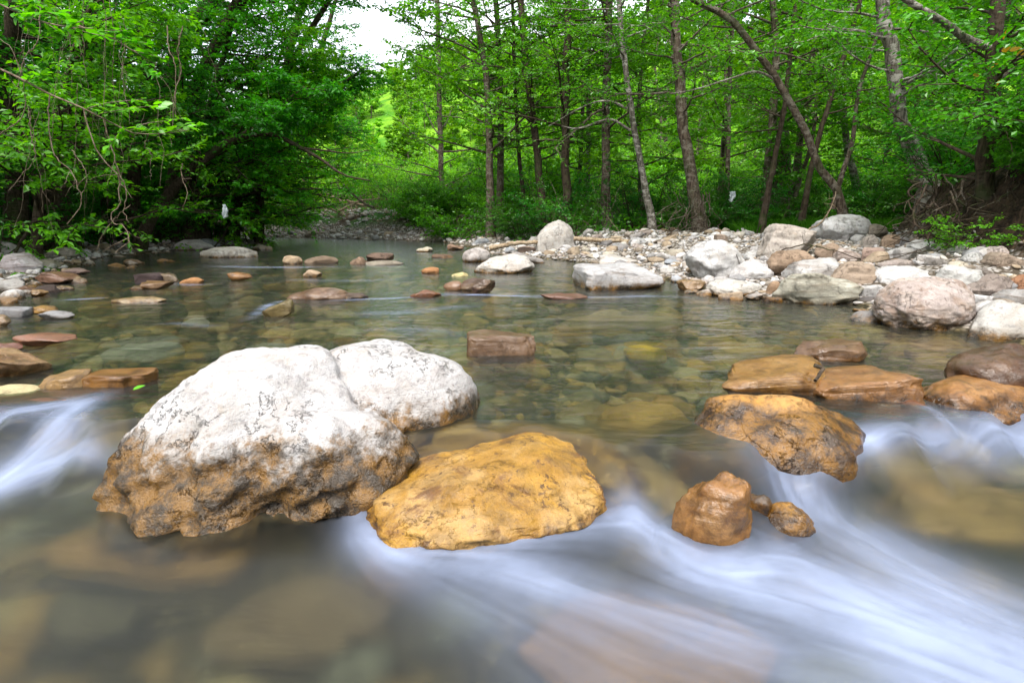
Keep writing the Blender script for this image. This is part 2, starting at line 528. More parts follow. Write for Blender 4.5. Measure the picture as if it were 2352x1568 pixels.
def xr(y): return np.interp(y, _ry, _rx)
def xl(y): return np.interp(y, _ly, _lx)
def xbank(y): return np.interp(y, [3, 5, 7.5, 8.5, 9.2, 11, 14, 18, 30], [5.6, 5.8, 6.2, 6.3, 6.4, 7.1, 11.0, 17, 30])

_fx = [-6, -3, -1.9, -1.0, -0.5, 0.2, 0.5, 0.9, 1.3, 1.8, 3.0, 6]
_fy = [2.9, 2.75, 2.62, 2.36, 2.42, 2.46, 2.34, 2.16, 2.38, 2.58, 2.75, 2.9]
def fall(x, y):
    """0 upstream of the little cascade, 1 below it"""
    yc = np.interp(x, _fx, _fy) + 0.07 * np.sin(np.asarray(x) * 9.0 + 1.0) * np.sin(np.asarray(x) * 4.1) + 0.03 * np.sin(np.asarray(x) * 23.0)
    return sstep(0.12, -0.34, y - yc)

def zwater(x, y):
    return -0.19 * fall(x, y) - 0.02 * sstep(2.6, 1.0, y)

def terr(x, y, parts=False):
    x = np.asarray(x, float); y = np.asarray(y, float)
    sr = x - xr(y)
    sl = xl(y) - x
    d = np.minimum(-sr, -sl)
    p3 = np.stack([x * 0.6, y * 0.6, np.zeros_like(x)], -1)
    nz = fbm(p3, 3)
    bed = -0.03 - 0.26 * sstep(0, 1.6, d) + 0.035 * nz - 0.16 * fall(x, y)
    srp = np.maximum(sr, 0)
    bar = np.minimum(0.14 * srp, 0.40 + 0.015 * srp) + 0.05 * nz * sstep(0, 1.5, srp) + 0.02
    bk = x - xbank(y)
    bar = bar + 1.15 * sstep(-0.05, 0.8, bk) + 0.10 * np.maximum(bk - 1, 0)
    bar = bar + 0.05 * np.maximum(y - 15, 0) * sstep(15, 20, y) * sstep(2, 5, srp)
    slp = np.maximum(sl, 0)
    lef = np.minimum(0.11 * slp, 0.2) + 0.02 + np.minimum(0.5 * np.maximum(slp - 2.2, 0), 9.0) + 0.05 * nz * sstep(0, 1, slp)
    z = np.where(sr > 0, bar, np.where(sl > 0, lef, bed))
    # hill closing the valley
    ridge = 18.0 + 0.10 * np.clip(x + 12, -30, 80) + 3.0 * fbm(np.stack([x * 0.03, y * 0.03, 0 * x], -1), 3)
    hill = ridge * sstep(38, 105, y)
    z = z + hill
    if parts:
        soil = np.where(sr > 0, np.maximum(sstep(-0.4, 0.3, bk + 0.4 * nz), sstep(14.5, 16.5, y + 0.6 * nz) * sstep(2.2, 3.5, srp)), sstep(0.9, 2.0, slp + 0.4 * nz))
        soil = np.where((sr < 0) & (sl < 0), 0, soil)
        soil = np.maximum(soil, sstep(26, 30, y))
        bedm = np.where((sr < 0.12) & (sl < 0.12), 1.0, 0.0)
        bare = np.where(sr > 0, sstep(-0.3, 0.0, bk) * sstep(1.3, 0.8, bk) * sstep(13.5, 11.5, y), sstep(4.5, 3.0, slp) * (sl > 0))
        return z, soil, bedm, sstep(45, 60, y), bare
    return z

def terr1(x, y): return float(terr(np.array([x]), np.array([y]))[0])

def onground(u, v):
    z = 0.0
    for _ in range(12):
        P = onz(u, v, z)
        zt = terr1(P[0], P[1])
        z = 0.5 * z + 0.5 * max(zt, 0.0)
    return np.array([P[0], P[1], z])

def axis_steps(segs):
    out = []
    for a, b, s in segs:
        out.append(np.arange(a, b, s))
    return np.concatenate(out)

gx = axis_steps([(-220, -60, 8), (-60, -20, 2), (-20, -12, 0.8), (-12, 12, 0.16), (12, 24, 0.8), (24, 60, 2), (60, 228, 8)])
gy = axis_steps([(-30, 0, 3), (0, 16, 0.16), (16, 32, 0.4), (32, 60, 1.5), (60, 140, 4), (140, 420, 20)])
X, Y = np.meshgrid(gx, gy)
Z, SOIL, BED, HILL, BARE = terr(X.ravel(), Y.ravel(), True)
nxg, nyg = len(gx), len(gy)
ii = np.arange(nyg - 1)[:, None] * nxg + np.arange(nxg - 1)[None, :]
GF = np.stack([ii, ii + 1, ii + nxg + 1, ii + nxg], -1).reshape(-1, 4)
g = obj('ground', mesh_np('ground', np.stack([X.ravel(), Y.ravel(), Z], 1), GF, M_GROUND, True,
        {'soil': ('POINT', SOIL), 'bed': ('POINT', BED), 'hill': ('POINT', HILL), 'bare': ('POINT', BARE)}))
tag(g, 'stream bed, gravel shore and forest floor rising to a green hill', None, kind='structure')

# ------------------------------------------------------------------ water with silky foam combed along the flow
FOAM = [  # photo points, strength, half width at start and end (m)
    ([(2600, 1000), (2352, 1012), (2150, 1008), (1985, 1004)], 0.95, 0.12, 0.05),
    ([(1995, 1010), (1870, 1055), (1800, 1085), (1835, 1150), (1960, 1235), (2130, 1330), (2352, 1430), (2700, 1570)], 0.95, 0.045, 0.16),
    ([(845, 1245), (930, 1285), (1080, 1275), (1240, 1245), (1460, 1205)], 0.85, 0.05, 0.07),
    ([(1460, 1210), (1570, 1300), (1660, 1330), (1800, 1370), (2050, 1450), (2352, 1560), (2600, 1650)], 0.95, 0.06, 0.17),
    ([(1690, 1320), (1800, 1280), (1900, 1330), (2100, 1420), (2352, 1520)], 0.85, 0.05, 0.14),
    ([(1080, 1290), (1250, 1340), (1480, 1410), (1800, 1510), (2100, 1600)], 0.70, 0.06, 0.16),
    ([(800, 1150), (850, 1230), (1000, 1330), (1200, 1430), (1400, 1560)], 0.42, 0.04, 0.14),
    ([(185, 925), (130, 985), (70, 1050), (-60, 1140)], 0.85, 0.06, 0.10),
    ([(205, 1040), (120, 1060), (0, 1100), (-80, 1150)], 0.70, 0.04, 0.08),
    ([(150, 925), (60, 940), (-80, 975)], 0.75, 0.05, 0.07),
    ([(2130, 935), (2190, 985), (2230, 1010)], 0.45, 0.02, 0.03),
    ([(2160, 960), (2205, 990)], 0.6, 0.015, 0.02),
]
FLOWONLY = [
    ([(700, 1180), (450, 1260), (250, 1340), (0, 1500)], 1.0), ([(800, 1200), (700, 1320), (560, 1600)], 1.0),
    ([(1176, 850), (1150, 960), (1180, 1050)], 1.0), ([(-200, 900), (-400, 1100)], 1.0), ([(1900, 880), (2000, 990)], 0.6),
]
POOLFOAM = [  # (points, strength, half width) on the upper pool
    ([(760, 690), (900, 685), (1020, 676), (1180, 680), (1330, 684)], 0.55, 0.07),
    ([(1180, 676), (1330, 682), (1500, 680), (1620, 684)], 0.30, 0.05),
    ([(470, 610), (560, 613), (680, 614), (800, 612)], 0.45, 0.10),
    ([(390, 648), (450, 655), (480, 650)], 0.45, 0.05),
    ([(130, 690), (190, 686), (240, 684)], 0.4, 0.05),
    ([(570, 735), (620, 700), (660, 690)], 0.35, 0.06),
    ([(380, 740), (470, 748), (520, 745)], 0.25, 0.05),
    ([(640, 640), (760, 645), (960, 640)], 0.16, 0.12),
    ([(800, 720), (950, 715), (1100, 700)], 0.18, 0.12),
    ([(850, 755), (1000, 760), (1070, 770)], 0.16, 0.08),
]
def onwater(u, v):
    z = 0.0
    for _ in range(10):
        P = onz(u, v, z)
        z = 0.5 * z + 0.5 * float(zwater(P[0], P[1]))
    return P[:2]

wx = axis_steps([(-60, -14, 4), (-14, -3.2, 0.12), (-3.2, 3.4, 0.0125), (3.4, 8, 0.12), (8, 62, 4)])
wy = axis_steps([(-20, 0.4, 1.0), (0.4, 3.3, 0.0125), (3.3, 7, 0.05), (7, 14, 0.12), (14, 30, 0.4), (30, 44, 2)])
WX, WY = np.meshgrid(wx, wy)
shape = WX.shape

# regular fine grid for the combing
fx = np.arange(-3.2, 3.4, 0.0125); fy = np.arange(0.4, 3.3, 0.0125)
FXg, FYg = np.meshgrid(fx, fy)
vx = np.zeros_like(FXg); vy = np.zeros_like(FXg); wsum = np.zeros_like(FXg)
foam0 = np.zeros_like(FXg)
for item in FOAM:
    pts, s, w0, w1 = item
    P = smooth_path(np.array([onwater(*p) for p in pts]), 40)
    best = np.full(FXg.shape, 0.0)
    for k in range(len(P) - 1):
        a, b = P[k], P[k + 1]
        m = (a + b) / 2
        tdir = (b - a) / (np.linalg.norm(b - a) + 1e-9)
        d2 = (FXg - m[0]) ** 2 + (FYg - m[1]) ** 2
        w = np.linalg.norm(b - a) / (d2 + 0.004) ** 1.5
        vx += w * tdir[0]; vy += w * tdir[1]; wsum += w
        hw = 1.38 * (w0 + (w1 - w0) * k / 39)
        ab = b - a
        tt = np.clip(((FXg - a[0]) * ab[0] + (FYg - a[1]) * ab[1]) / (ab @ ab + 1e-12), 0, 1)
        dd = np.sqrt((FXg - a[0] - tt * ab[0]) ** 2 + (FYg - a[1] - tt * ab[1]) ** 2)
        fade = 1.0 - 0.45 * k / 39
        best = np.maximum(best, s * fade * 0.80 * np.exp(-(dd / hw) ** 1.6))
    foam0 = 1 - (1 - foam0) * (1 - best)
for pts, s in FLOWONLY:
    P = smooth_path(np.array([onwater(*p) for p in pts]), 24)
    for k in range(len(P) - 1):
        a, b = P[k], P[k + 1]
        m = (a + b) / 2
        tdir = (b - a) / (np.linalg.norm(b - a) + 1e-9)
        w = s * np.linalg.norm(b - a) / ((FXg - m[0]) ** 2 + (FYg - m[1]) ** 2 + 0.004) ** 1.5
        vx += w * tdir[0]; vy += w * tdir[1]; wsum += w
nn = np.sqrt(vx ** 2 + vy ** 2) + 1e-9
vx /= nn; vy /= nn

def samp(A, x, y):
    i = np.clip((x - fx[0]) / 0.0125, 0, len(fx) - 1.001); j = np.clip((y - fy[0]) / 0.0125, 0, len(fy) - 1.001)
    i0 = i.astype(int); j0 = j.astype(int); a = i - i0; b = j - j0
    return (A[j0, i0] * (1 - a) + A[j0, i0 + 1] * a) * (1 - b) + (A[j0 + 1, i0] * (1 - a) + A[j0 + 1, i0 + 1] * a) * b

wn0 = rng.random(FXg.shape)
wn1 = samp(rng.random(FXg.shape), fx[0] + (FXg - fx[0]) / 3, fy[0] + (FYg - fy[0]) / 3)
wn2 = samp(rng.random(FXg.shape), fx[0] + (FXg - fx[0]) / 8, fy[0] + (FYg - fy[0]) / 8)
src = 0.8 * wn0 + 0.9 * wn1 + 1.1 * wn2
lic = np.zeros_like(src); adv = np.zeros_like(src); cnt = 0
for sgn in (1, -1):
    px, py = FXg.copy(), FYg.copy()
    for k in range(15):
        ux, uy = samp(vx, px, py), samp(vy, px, py)
        px = px + sgn * ux * 0.0125; py = py + sgn * uy * 0.0125
        lic += samp(src, px, py); adv += samp(foam0, px, py); cnt += 1
lic /= cnt; adv /= cnt
lic = (lic - lic.mean()) / (lic.std() + 1e-9)
foamf = 0.55 * foam0 + 0.45 * adv
fine = np.zeros_like(src)
for sgn in (1, -1):
    px, py = FXg.copy(), FYg.copy()
    for k in range(7):
        ux, uy = samp(vx, px, py), samp(vy, px, py)
        px = px + sgn * ux * 0.0125; py = py + sgn * uy * 0.0125
        fine += samp(wn0, px, py)
fine = (fine - fine.mean()) / fine.std()
clump = fbm(np.stack([FXg * 2.6, FYg * 2.6, 0 * FXg], -1), 4)
foamf = np.clip(foamf * (0.98 + 0.08 * lic + 0.06 * fine + 0.26 * clump), 0, 0.9)
zrip = 0.003 * lic * sstep(0.02, 0.5, foamf)

dense = (WX >= -3.2) & (WX < 3.39) & (WY >= 0.4) & (WY < 3.29)
FO = np.zeros(shape); ZR = np.zeros(shape)
FO[dense] = samp(foamf, WX[dense], WY[dense])
ZR[dense] = samp(zrip, WX[dense], WY[dense])
for pts, s, hw in POOLFOAM:
    P = smooth_path(np.array([onwater(*p) for p in pts]), 30)
    best = np.zeros(shape)
    m = (WY > 3.0) & (WY < 20)
    xx, yy = WX[m], WY[m]
    bb = np.zeros(xx.shape)
    for k in range(len(P) - 1):
        a, b = P[k], P[k + 1]; ab = b - a
        tt = np.clip(((xx - a[0]) * ab[0] + (yy - a[1]) * ab[1]) / (ab @ ab + 1e-12), 0, 1)
        dd = np.sqrt((xx - a[0] - tt * ab[0]) ** 2 + (yy - a[1] - tt * ab[1]) ** 2)
        taper = math.sin(math.pi * min(1, max(0.05, (k + 0.5) / 29)))
        bb = np.maximum(bb, s * taper * np.exp(-(dd / hw) ** 2))
    bb *= 0.75 + 0.6 * fbm(np.stack([xx * 2.5, yy * 14, 0 * xx], -1), 3)
    best[m] = np.clip(bb, 0, 1)
    FO = 1 - (1 - FO) * (1 - best)
edge = sstep(3.3, 3.0, WY) * sstep(-3.2, -2.9, WX) * sstep(3.4, 3.1, WX)
TURB = np.clip(0.12 + 0.45 * fall(WX, WY) + 0.50 * sstep(2.9, 1.7, WY) + 0.12 * sstep(4.5, 2.6, WY), 0, 1)
SWELL = np.zeros(shape)
for (u0, u1, vt, vb, amp) in [(862, 1462, 1022, 1255, 0.034), (1545, 1988, 940, 1118, 0.020), (1548, 1722, 1092, 1275, 0.028), (1748, 1872, 1158, 1250, 0.018), (205, 985, 900, 1250, 0.02)]:
    pf = onz((u0 + u1) / 2, vb, -0.20)
    wd = (u1 - u0) / FPX * (pf[1] * _cp + 1.2 * _sp) * 1.08
    dp = wd * 0.8
    e = np.sqrt(((WX - pf[0]) / (wd / 2)) ** 2 + ((WY - pf[1] - dp * 0.42) / (dp / 2)) ** 2)
    SWELL = np.maximum(SWELL, amp * np.exp(-((np.maximum(e, 1) - 1) / 0.30) ** 2) * sstep(0.15, 0.6, fall(WX, WY)))
ZW = zwater(WX, WY) + SWELL + ZR * edge + 0.004 * fbm(np.stack([WX * 1.4, WY * 3.0, 0 * WX], -1), 2) * sstep(14, 6, WY)
nwx, nwy = len(wx), len(wy)
ii = np.arange(nwy - 1)[:, None] * nwx + np.arange(nwx - 1)[None, :]
WF = np.stack([ii, ii + 1, ii + nwx + 1, ii + nwx], -1).reshape(-1, 4)
# keep only the sheet that lies over the channel
cxm = (WX[:-1, :-1] + WX[1:, 1:]) / 2; cym = (WY[:-1, :-1] + WY[1:, 1:]) / 2
keep = ((cxm > xl(cym) - 1.2) & (cxm < xr(cym) + 1.2)).ravel()
WF = WF[keep]
used = np.unique(WF)
remap = np.full(WX.size, -1); remap[used] = np.arange(len(used))
wv = np.stack([WX.ravel(), WY.ravel(), ZW.ravel()], 1)[used]
w = obj('river_water', mesh_np('river_water', wv, remap[WF], M_WATER, True, {'foam': ('POINT', FO.ravel()[used]), 'turb': ('POINT', TURB.ravel()[used])}))
tag(w, 'clear shallow stream smoothed to silk with white foam runs', None, kind='structure')

# ------------------------------------------------------------------ stones
STONE_ALB = 0.80
WHITE = (0.66, 0.65, 0.65); GREYW = (0.50, 0.49, 0.49); GREY = (0.30, 0.30, 0.31); TAN = (0.40, 0.32, 0.23); PINK = (0.45, 0.39, 0.36)
BROWN = (0.22, 0.14, 0.08); DARK = (0.085, 0.06, 0.05); MAROON = (0.10, 0.055, 0.055); ORANGE = (0.42, 0.20, 0.07); OCHRE = (0.42, 0.25, 0.05)
GOLD = (0.62, 0.40, 0.03); RED = (0.30, 0.12, 0.07); OLIVE = (0.20, 0.17, 0.08); PALEY = (0.55, 0.46, 0.22); BLUEG = (0.36, 0.39, 0.43); AMBER = (0.62, 0.33, 0.04)

def rock_shape(rg, kind, sub, tilt=0.0, yaw=None):
    V, F = ico(sub)
    V = V.copy()
    off = rg.random(3) * 100
    if kind == 'slab':
        V = np.sign(V) * np.abs(V) ** 0.30
        V *= np.array([1, 0.8, 0.45])
        ncut = 4
    elif kind == 'flat':
        V = V * np.array([1, 0.85, 0.4]); ncut = 3
    elif kind == 'angular':
        V = np.sign(V) * np.abs(V) ** 0.75
        ncut = 11
    elif kind == 'wedge':
        V = np.sign(V) * np.abs(V) ** 0.6
        ncut = 9
    else:
        ncut = 2
    V = V + (0.05 if kind == 'slab' else 0.16) * np.stack([fbm(V * 0.9 + off + 31 * k, 2) for k in range(3)], 1)
    for k in range(ncut):
        n = rg.normal(size=3)
        n[2] *= 0.8
        n /= np.linalg.norm(n)
        ext = np.max(V @ n)
        d = ext * (rg.uniform(0.62, 0.86) if kind != 'round' else rg.uniform(0.8, 0.93))
        h = V @ n - d
        V = V - np.where(h > 0, h * 0.92, 0)[:, None] * n
    if kind == 'wedge':
        # ridge running across, sloping sides
        V[:, 2] = V[:, 2] * (1 - 0.75 * np.abs(V[:, 0] * 0.62 + 0.25) ** 1.1)
    r = np.linalg.norm(V, axis=1, keepdims=True) + 1e-6
    N = V / r
    amp = {'round': 0.055, 'flat': 0.05}.get(kind, 0.06)
    disp = fbm(V * 2.6 + off, 4) + 0.25 * fbm(V * 9 + off, 3)
    if kind in ('slab', 'angular', 'wedge'):
        q = V @ np.array([0.15, 0.2, 1.0])
        disp = disp + 0.5 * vnoise(np.stack([q * 11, 0 * q + off[0], V[:, 0] * 0.6], 1))
    V = V + N * (amp * disp)[:, None]
    a = rg.uniform(0, 6.28) if yaw is None else yaw
    V[:, :2] = V[:, :2] @ np.array([[math.cos(a), -math.sin(a)], [math.sin(a), math.cos(a)]])
    c, s = math.cos(tilt), math.sin(tilt)
    V[:, [0, 2]] = V[:, [0, 2]] @ np.array([[c, s], [-s, c]])
    V = (V - V.min(0)) / (V.max(0) - V.min(0)) * 2 - 1
    return V, F

LANDMARKS = []
STONE_XY = []

def stone(u0, u1, vt, vb, kind, color, label, zb=None, depth=0.8, tilt=0.0, sink=None, sub=4, wet=None, stain=0.0, yaw=0.0, mat=None, under=False, slick=None, seed=None, cat='stone', name='stone', short=None):
    rg = np.random.default_rng(seed if seed is not None else int(abs(u0 * 31 + vt * 17 + u1)) % 99991)
    um = (u0 + u1) / 2
    if under:
        Pf = onz(um, vb, -0.20 if zb is None else zb)
        zb_ = Pf[2]
    elif zb is None:
        Pf = onground(um, vb)
        zb_ = max(Pf[2] - 0.01, 0.0)
        Pf = onz(um, vb, zb_)
    else:
        Pf = onz(um, vb, zb); zb_ = zb
    ax = Pf[1] * _cp + (CAM_Z - Pf[2]) * _sp
    w = (u1 - u0) / FPX * ax
    for _ in range(3):
        d = w * depth
        Yc = Pf[1] + d * 0.42
        ztop = at(um, vt, Yc)[2]
        w = (u1 - u0) / FPX * (Yc * _cp + (CAM_Z - zb_) * _sp)
    x = at(um, (vt + vb) / 2, Yc)[0]
    h = max(ztop - zb_, 0.02)
    if under:
        ztop = min(ztop, float(zwater(x, Yc)) - 0.025)
        h = max(ztop - zb_, 0.04)
        zb_ = ztop - h
    if sink is None:
        sink = {'round': 0.55, 'flat': 0.8, 'slab': 0.5, 'angular': 0.3, 'wedge': 0.3}[kind]
    V, F = rock_shape(rg, kind, sub, tilt, yaw)
    V = V * np.array([w / 2, d / 2, (h * (1 + sink)) / 2])
    cz = ztop - h * (1 + sink) / 2
    loc = np.array([x, Yc, zb_])
    V[:, 2] += cz - zb_
    m = mat or (M_SLAB if kind in ('slab', 'wedge') else M_ROCK)
    o = obj(name, mesh_np(name, V, F, m), None, loc)
    o.color = (*[q * STONE_ALB for q in color], 1)
    o['wet_z'] = float(wet if wet is not None else (0.02 if loc[1] > 2.8 else -0.05))
    o['stain'] = float(stain)
    if slick is None:
        slick = 1.0 if (not under and zb_ <= 0.005 and max(color) < 0.50 and (color[0] - color[2]) > 0.05 and loc[1] < 9) else 0.0
    o['slick'] = float(slick)
    tag(o, label, cat, None)
    STONE_XY.append((x, Yc, max(w, d) * 0.45))
    if short:
        LANDMARKS.append((x, Yc, short))
    return o

# --- the big white boulder in front: union of rounded masses, worn and cracked
def hero_boulder():
    V, F = ico(6)
    C = np.array([-1.02, 2.48, -0.10])
    E = [((-1.17, 2.56, -0.04), (0.38, 0.46, 0.435)), ((-0.84, 2.30, -0.10), (0.47, 0.28, 0.30)),
         ((-0.58, 2.86, -0.02), (0.47, 0.34, 0.355)), ((-1.27, 2.14, -0.24), (0.34, 0.27, 0.30)), ((-1.40, 2.42, -0.18), (0.32, 0.36, 0.36)),
         ((-0.92, 2.72, 0.0), (0.40, 0.30, 0.33))]
    def sdf(P):
        acc = 0
        k = 20.0
        for c, r in E:
            q = (P - np.array(c)) / np.array(r)
            l = np.linalg.norm(q, axis=1)
            s = (l - 1) * min(r)
            acc = acc + np.exp(-k * s)
        return -np.log(acc) / k
    rr = np.full(len(V), 2.2)
    for _ in range(60):
        s = sdf(C + V * rr[:, None])
        rr = np.clip(rr - np.clip(s, -0.05, 0.1) * 0.6, 0.05, 2.4)
    P = C + V * rr[:, None]
    for nrm, q in (((-0.85, -0.1, 0.5), 0.90), ((0.05, -0.88, 0.46), 0.88), ((0.62, -0.62, 0.48), 0.90), ((-0.5, -0.75, 0.45), 0.90), ((0.2, 0.1, 1.0), 0.93)):
        nv = np.array(nrm); nv /= np.linalg.norm(nv)
        pr = (P - C) @ nv
        hh = pr - q * pr.max()
        P = P - np.where(hh > 0, hh * 0.8, 0)[:, None] * nv
    n = V
    d = 0.035 * fbm(P * 2.3 + 5, 3) + 0.020 * fbm(P * 7 + 9, 3)
    # tilted broken strata, strongest on the lower front
    q = P @ np.array([-0.35, -0.45, 1.0])
    low = sstep(0.24, -0.08, P[:, 2]) * sstep(2.75, 2.35, P[:, 1])
    ridg = 1 - np.abs(fbm(np.stack([P[:, 0] * 4, q * 13, P[:, 1] * 4], 1), 3)) * 2
    d += (0.026 * low + 0.006) * ridg
    pit = np.clip(fbm(P * 13 + 40, 2) - 0.45, 0, 1)
    d -= 0.06 * pit * (0.3 + low)
    d += 0.006 * fbm(P * 26 + 3, 3) * (0.5 + low)
    # diagonal gutter between the two humps
    g0 = np.array([-1.12, 3.05]); g1 = np.array([-0.62, 2.52])
    ab = g1 - g0
    tt = np.clip(((P[:, :2] - g0) @ ab) / (ab @ ab), 0, 1)
    gd = np.linalg.norm(P[:, :2] - (g0 + tt[:, None] * ab), axis=1)
    d -= 0.065 * np.exp(-(gd / 0.05) ** 2) * (P[:, 2] > 0)
    P = P + n * d[:, None]
    loc = np.array([-1.02, 2.48, -0.1])
    P = P + np.array([-0.045, 0.0, 0.0])
    o = obj('boulder', mesh_np('boulder', P - loc, F, M_HERO), None, loc)
    o.color = (0.50, 0.495, 0.50, 1)
    o['slick'] = 0.0
    o['wet_z'] = 0.05
    o['stain'] = 0.16
    tag(o, 'huge two-humped white boulder with brown wet base, largest rock in the stream', 'boulder')
    LANDMARKS.append((-1.02, 2.48, 'the huge two-humped boulder'))
    STONE_XY.append((-1.0, 2.5, 0.75))
hero_boulder()

S = stone
# foreground
S(862, 1480, 1026, 1254, 'round', (0.56, 0.325, 0.045), 'amber wet boulder sloping into foam beside the huge white boulder', zb=-0.20, depth=0.85, sub=6, wet=-0.22, stain=0.9, mat=M_HERO, seed=5, sink=0.8, slick=0.7, cat='boulder', name='boulder', short='the amber wet boulder')
S(1545, 1990, 914, 1118, 'round', (0.58, 0.31, 0.075), 'broad smooth brown boulder with water sliding over its rounded back', zb=-0.17, depth=0.75, sub=5, wet=0.1, stain=0.35, sink=0.7, seed=27, cat='boulder', name='boulder', short='the broad brown boulder')
S(1548, 1722, 1092, 1275, 'angular', (0.44, 0.24, 0.08), 'upright brown wedge stone pointing up out of the white foam', zb=-0.22, depth=0.7, sub=5, wet=-0.3, stain=0.4, sink=0.4, seed=21, short='the upright brown wedge stone')
S(1748, 1872, 1158, 1250, 'round', AMBER, 'small amber stone in the foam right of the upright wedge stone', zb=-0.22, depth=0.8, sub=5, wet=-0.1, stain=0.5, sink=0.6)
S(1706, 1768, 1132, 1225, 'angular', (0.14, 0.11, 0.09), 'dark grey stone squeezed between wedge stone and small amber stone', zb=-0.22, depth=0.9, wet=-0.1)
S(1450, 1540, 1148, 1205, 'flat', (0.10, 0.11, 0.06), 'dark greenish flat stone in the hollow beside the amber boulder', under=True, zb=-0.3, depth=0.9, wet=-0.6)
S(1640, 1918, 827, 916, 'slab', (0.42, 0.25, 0.08), 'tilted golden brown slab with a dark bent twig on its end', zb=-0.03, depth=0.75, tilt=R(18), sub=5, wet=0.0, stain=0.5, sink=0.4, seed=31, yaw=R(14), short='the tilted golden slab')
S(1845, 2094, 845, 934, 'slab', (0.40, 0.22, 0.09), 'thick wet brown slab with red top edge beside the golden slab', zb=-0.03, depth=0.8, tilt=R(16), sub=5, wet=0.02, stain=0.3, sink=0.4, seed=44, yaw=R(18), short='the thick wet brown slab')
S(1826, 1982, 783, 831, 'angular', (0.24, 0.15, 0.09), 'low brown humped stone behind the two wet slabs', zb=0.0, depth=0.6, sub=5, wet=0.0, sink=0.5, seed=3)
S(2183, 2440, 790, 928, 'round', (0.13, 0.065, 0.035), 'large dark reddish brown boulder at the right edge of the water', zb=-0.02, depth=0.8, sub=5, wet=-0.06, stain=0.2, sink=0.5, seed=8, cat='boulder', name='boulder', short='the dark reddish boulder')
S(2100, 2400, 872, 990, 'round', (0.46, 0.25, 0.09), 'smooth orange brown boulder under thin water below the dark boulder', zb=-0.10, depth=0.7, sub=5, wet=0.03, stain=0.3, sink=0.6, seed=14, cat='boulder', name='boulder', short='the orange brown boulder')
S(1978, 2185, 928, 1000, 'flat', (0.25, 0.10, 0.06), 'flat dark red stone with water threading down its face', zb=-0.10, depth=0.7, sub=5, wet=0.0, stain=0.2, sink=0.8)
S(1345, 1605, 912, 1030, 'flat', OCHRE, 'submerged ochre slab blurred by water upstream of the brown boulder', under=True, depth=0.8, wet=-0.6, zb=-0.2)
S(975, 1128, 950, 1068, 'slab', OCHRE, 'submerged ochre block between the white and amber boulders', under=True, depth=0.8, wet=-0.6, zb=-0.2)
S(1930, 2230, 1062, 1150, 'flat', (0.44, 0.30, 0.12), 'submerged olive brown stone below the foam run at right', under=True, depth=0.7, wet=-0.7, zb=-0.34)
S(2010, 2460, 1150, 1290, 'flat', (0.50, 0.31, 0.10), 'long submerged tan slab under the diagonal foam run', under=True, depth=0.6, wet=-0.7, zb=-0.36)
S(1180, 1780, 1480, 1660, 'flat', (0.46, 0.22, 0.035), 'broad submerged brown stone at the bottom edge under foam', under=True, depth=0.7, wet=-0.7, zb=-0.28)
S(150, 620, 1240, 1340, 'flat', (0.46, 0.26, 0.07), 'submerged brown ledge along the foot of the huge boulder', under=True, depth=0.6, wet=-0.7, zb=-0.36)
S(500, 900, 1420, 1540, 'angular', (0.27, 0.19, 0.09), 'pale submerged stone smeared by water at the bottom edge', under=True, depth=0.7, wet=-0.7, zb=-0.38)
S(90, 330, 1400, 1530, 'angular', (0.14, 0.12, 0.06), 'grey green submerged stone low at the left', under=True, depth=0.7, wet=-0.7, zb=-0.38)
# left edge
S(-70, 100, 798, 870, 'angular', (0.44, 0.30, 0.20), 'rust and white mottled stone cut by the left edge', zb=0.0, depth=0.9, sub=5, wet=-0.08, stain=0.8, sink=0.4, short='the mottled rust stone')
S(96, 212, 852, 915, 'angular', (0.44, 0.30, 0.14), 'tan pointed stone awash upstream of the left foam', zb=-0.06, depth=0.8, wet=-0.3, sink=0.4)
S(205, 345, 852, 912, 'slab', (0.32, 0.17, 0.05), 'brown block under water beside the huge boulder, green leaf on its edge', zb=-0.06, depth=0.7, wet=-0.3)
S(-40, 98, 888, 915, 'flat', (0.58, 0.50, 0.28), 'pale yellow flat stone lying on the red slab at left', zb=-0.02, depth=0.7, wet=-0.3, sink=0.6)
S(-70, 205, 905, 950, 'slab', (0.26, 0.12, 0.07), 'wet red brown slab where the left foam begins', zb=-0.06, depth=0.5, wet=-0.3)
S(44, 170, 764, 796, 'wedge', (0.32, 0.16, 0.12), 'low wet reddish stone tapering to the left', zb=0.0, depth=0.6, wet=-0.2)
S(-20, 48, 786, 806, 'flat', (0.26, 0.12, 0.10), 'thin purple red stone at the left edge', zb=0.0, depth=0.7, wet=-0.2)
S(-12, 72, 704, 728, 'slab', GREY, 'grey flat slab at the left edge before the golden stone', tilt=R(-6), depth=0.6, wet=-0.05)
S(69, 130, 702, 722, 'angular', (0.44, 0.28, 0.10), 'golden brown stone beside the grey flat slab', depth=0.7, wet=-0.05)
S(94, 175, 713, 733, 'wedge', GREY, 'low grey brown wedge lying in front of the golden stone', depth=0.6, wet=-0.05)
S(-25, 25, 722, 750, 'angular', (0.34, 0.26, 0.2), 'grey brown stone cut by the left edge below the flat slab', depth=0.8, wet=-0.05)
S(-14, 50, 554, 588, 'round', GREYW, 'rounded pale grey boulder at the left edge of the stream', depth=0.9, short='the rounded grey boulder', stain=0.1)
S(14, 88, 581, 628, 'wedge', (0.50, 0.46, 0.48), 'pinkish white pyramid stone with one sharp ridge', depth=0.9, short='the pink white pyramid stone', wet=-0.1)
S(-14, 20, 596, 622, 'round', (0.3, 0.28, 0.3), 'dark grey stone left of the pyramid stone', depth=0.8)
S(74, 140, 595, 615, 'flat', (0.5, 0.45, 0.38), 'pale flat stone behind the pyramid stone', depth=0.8)
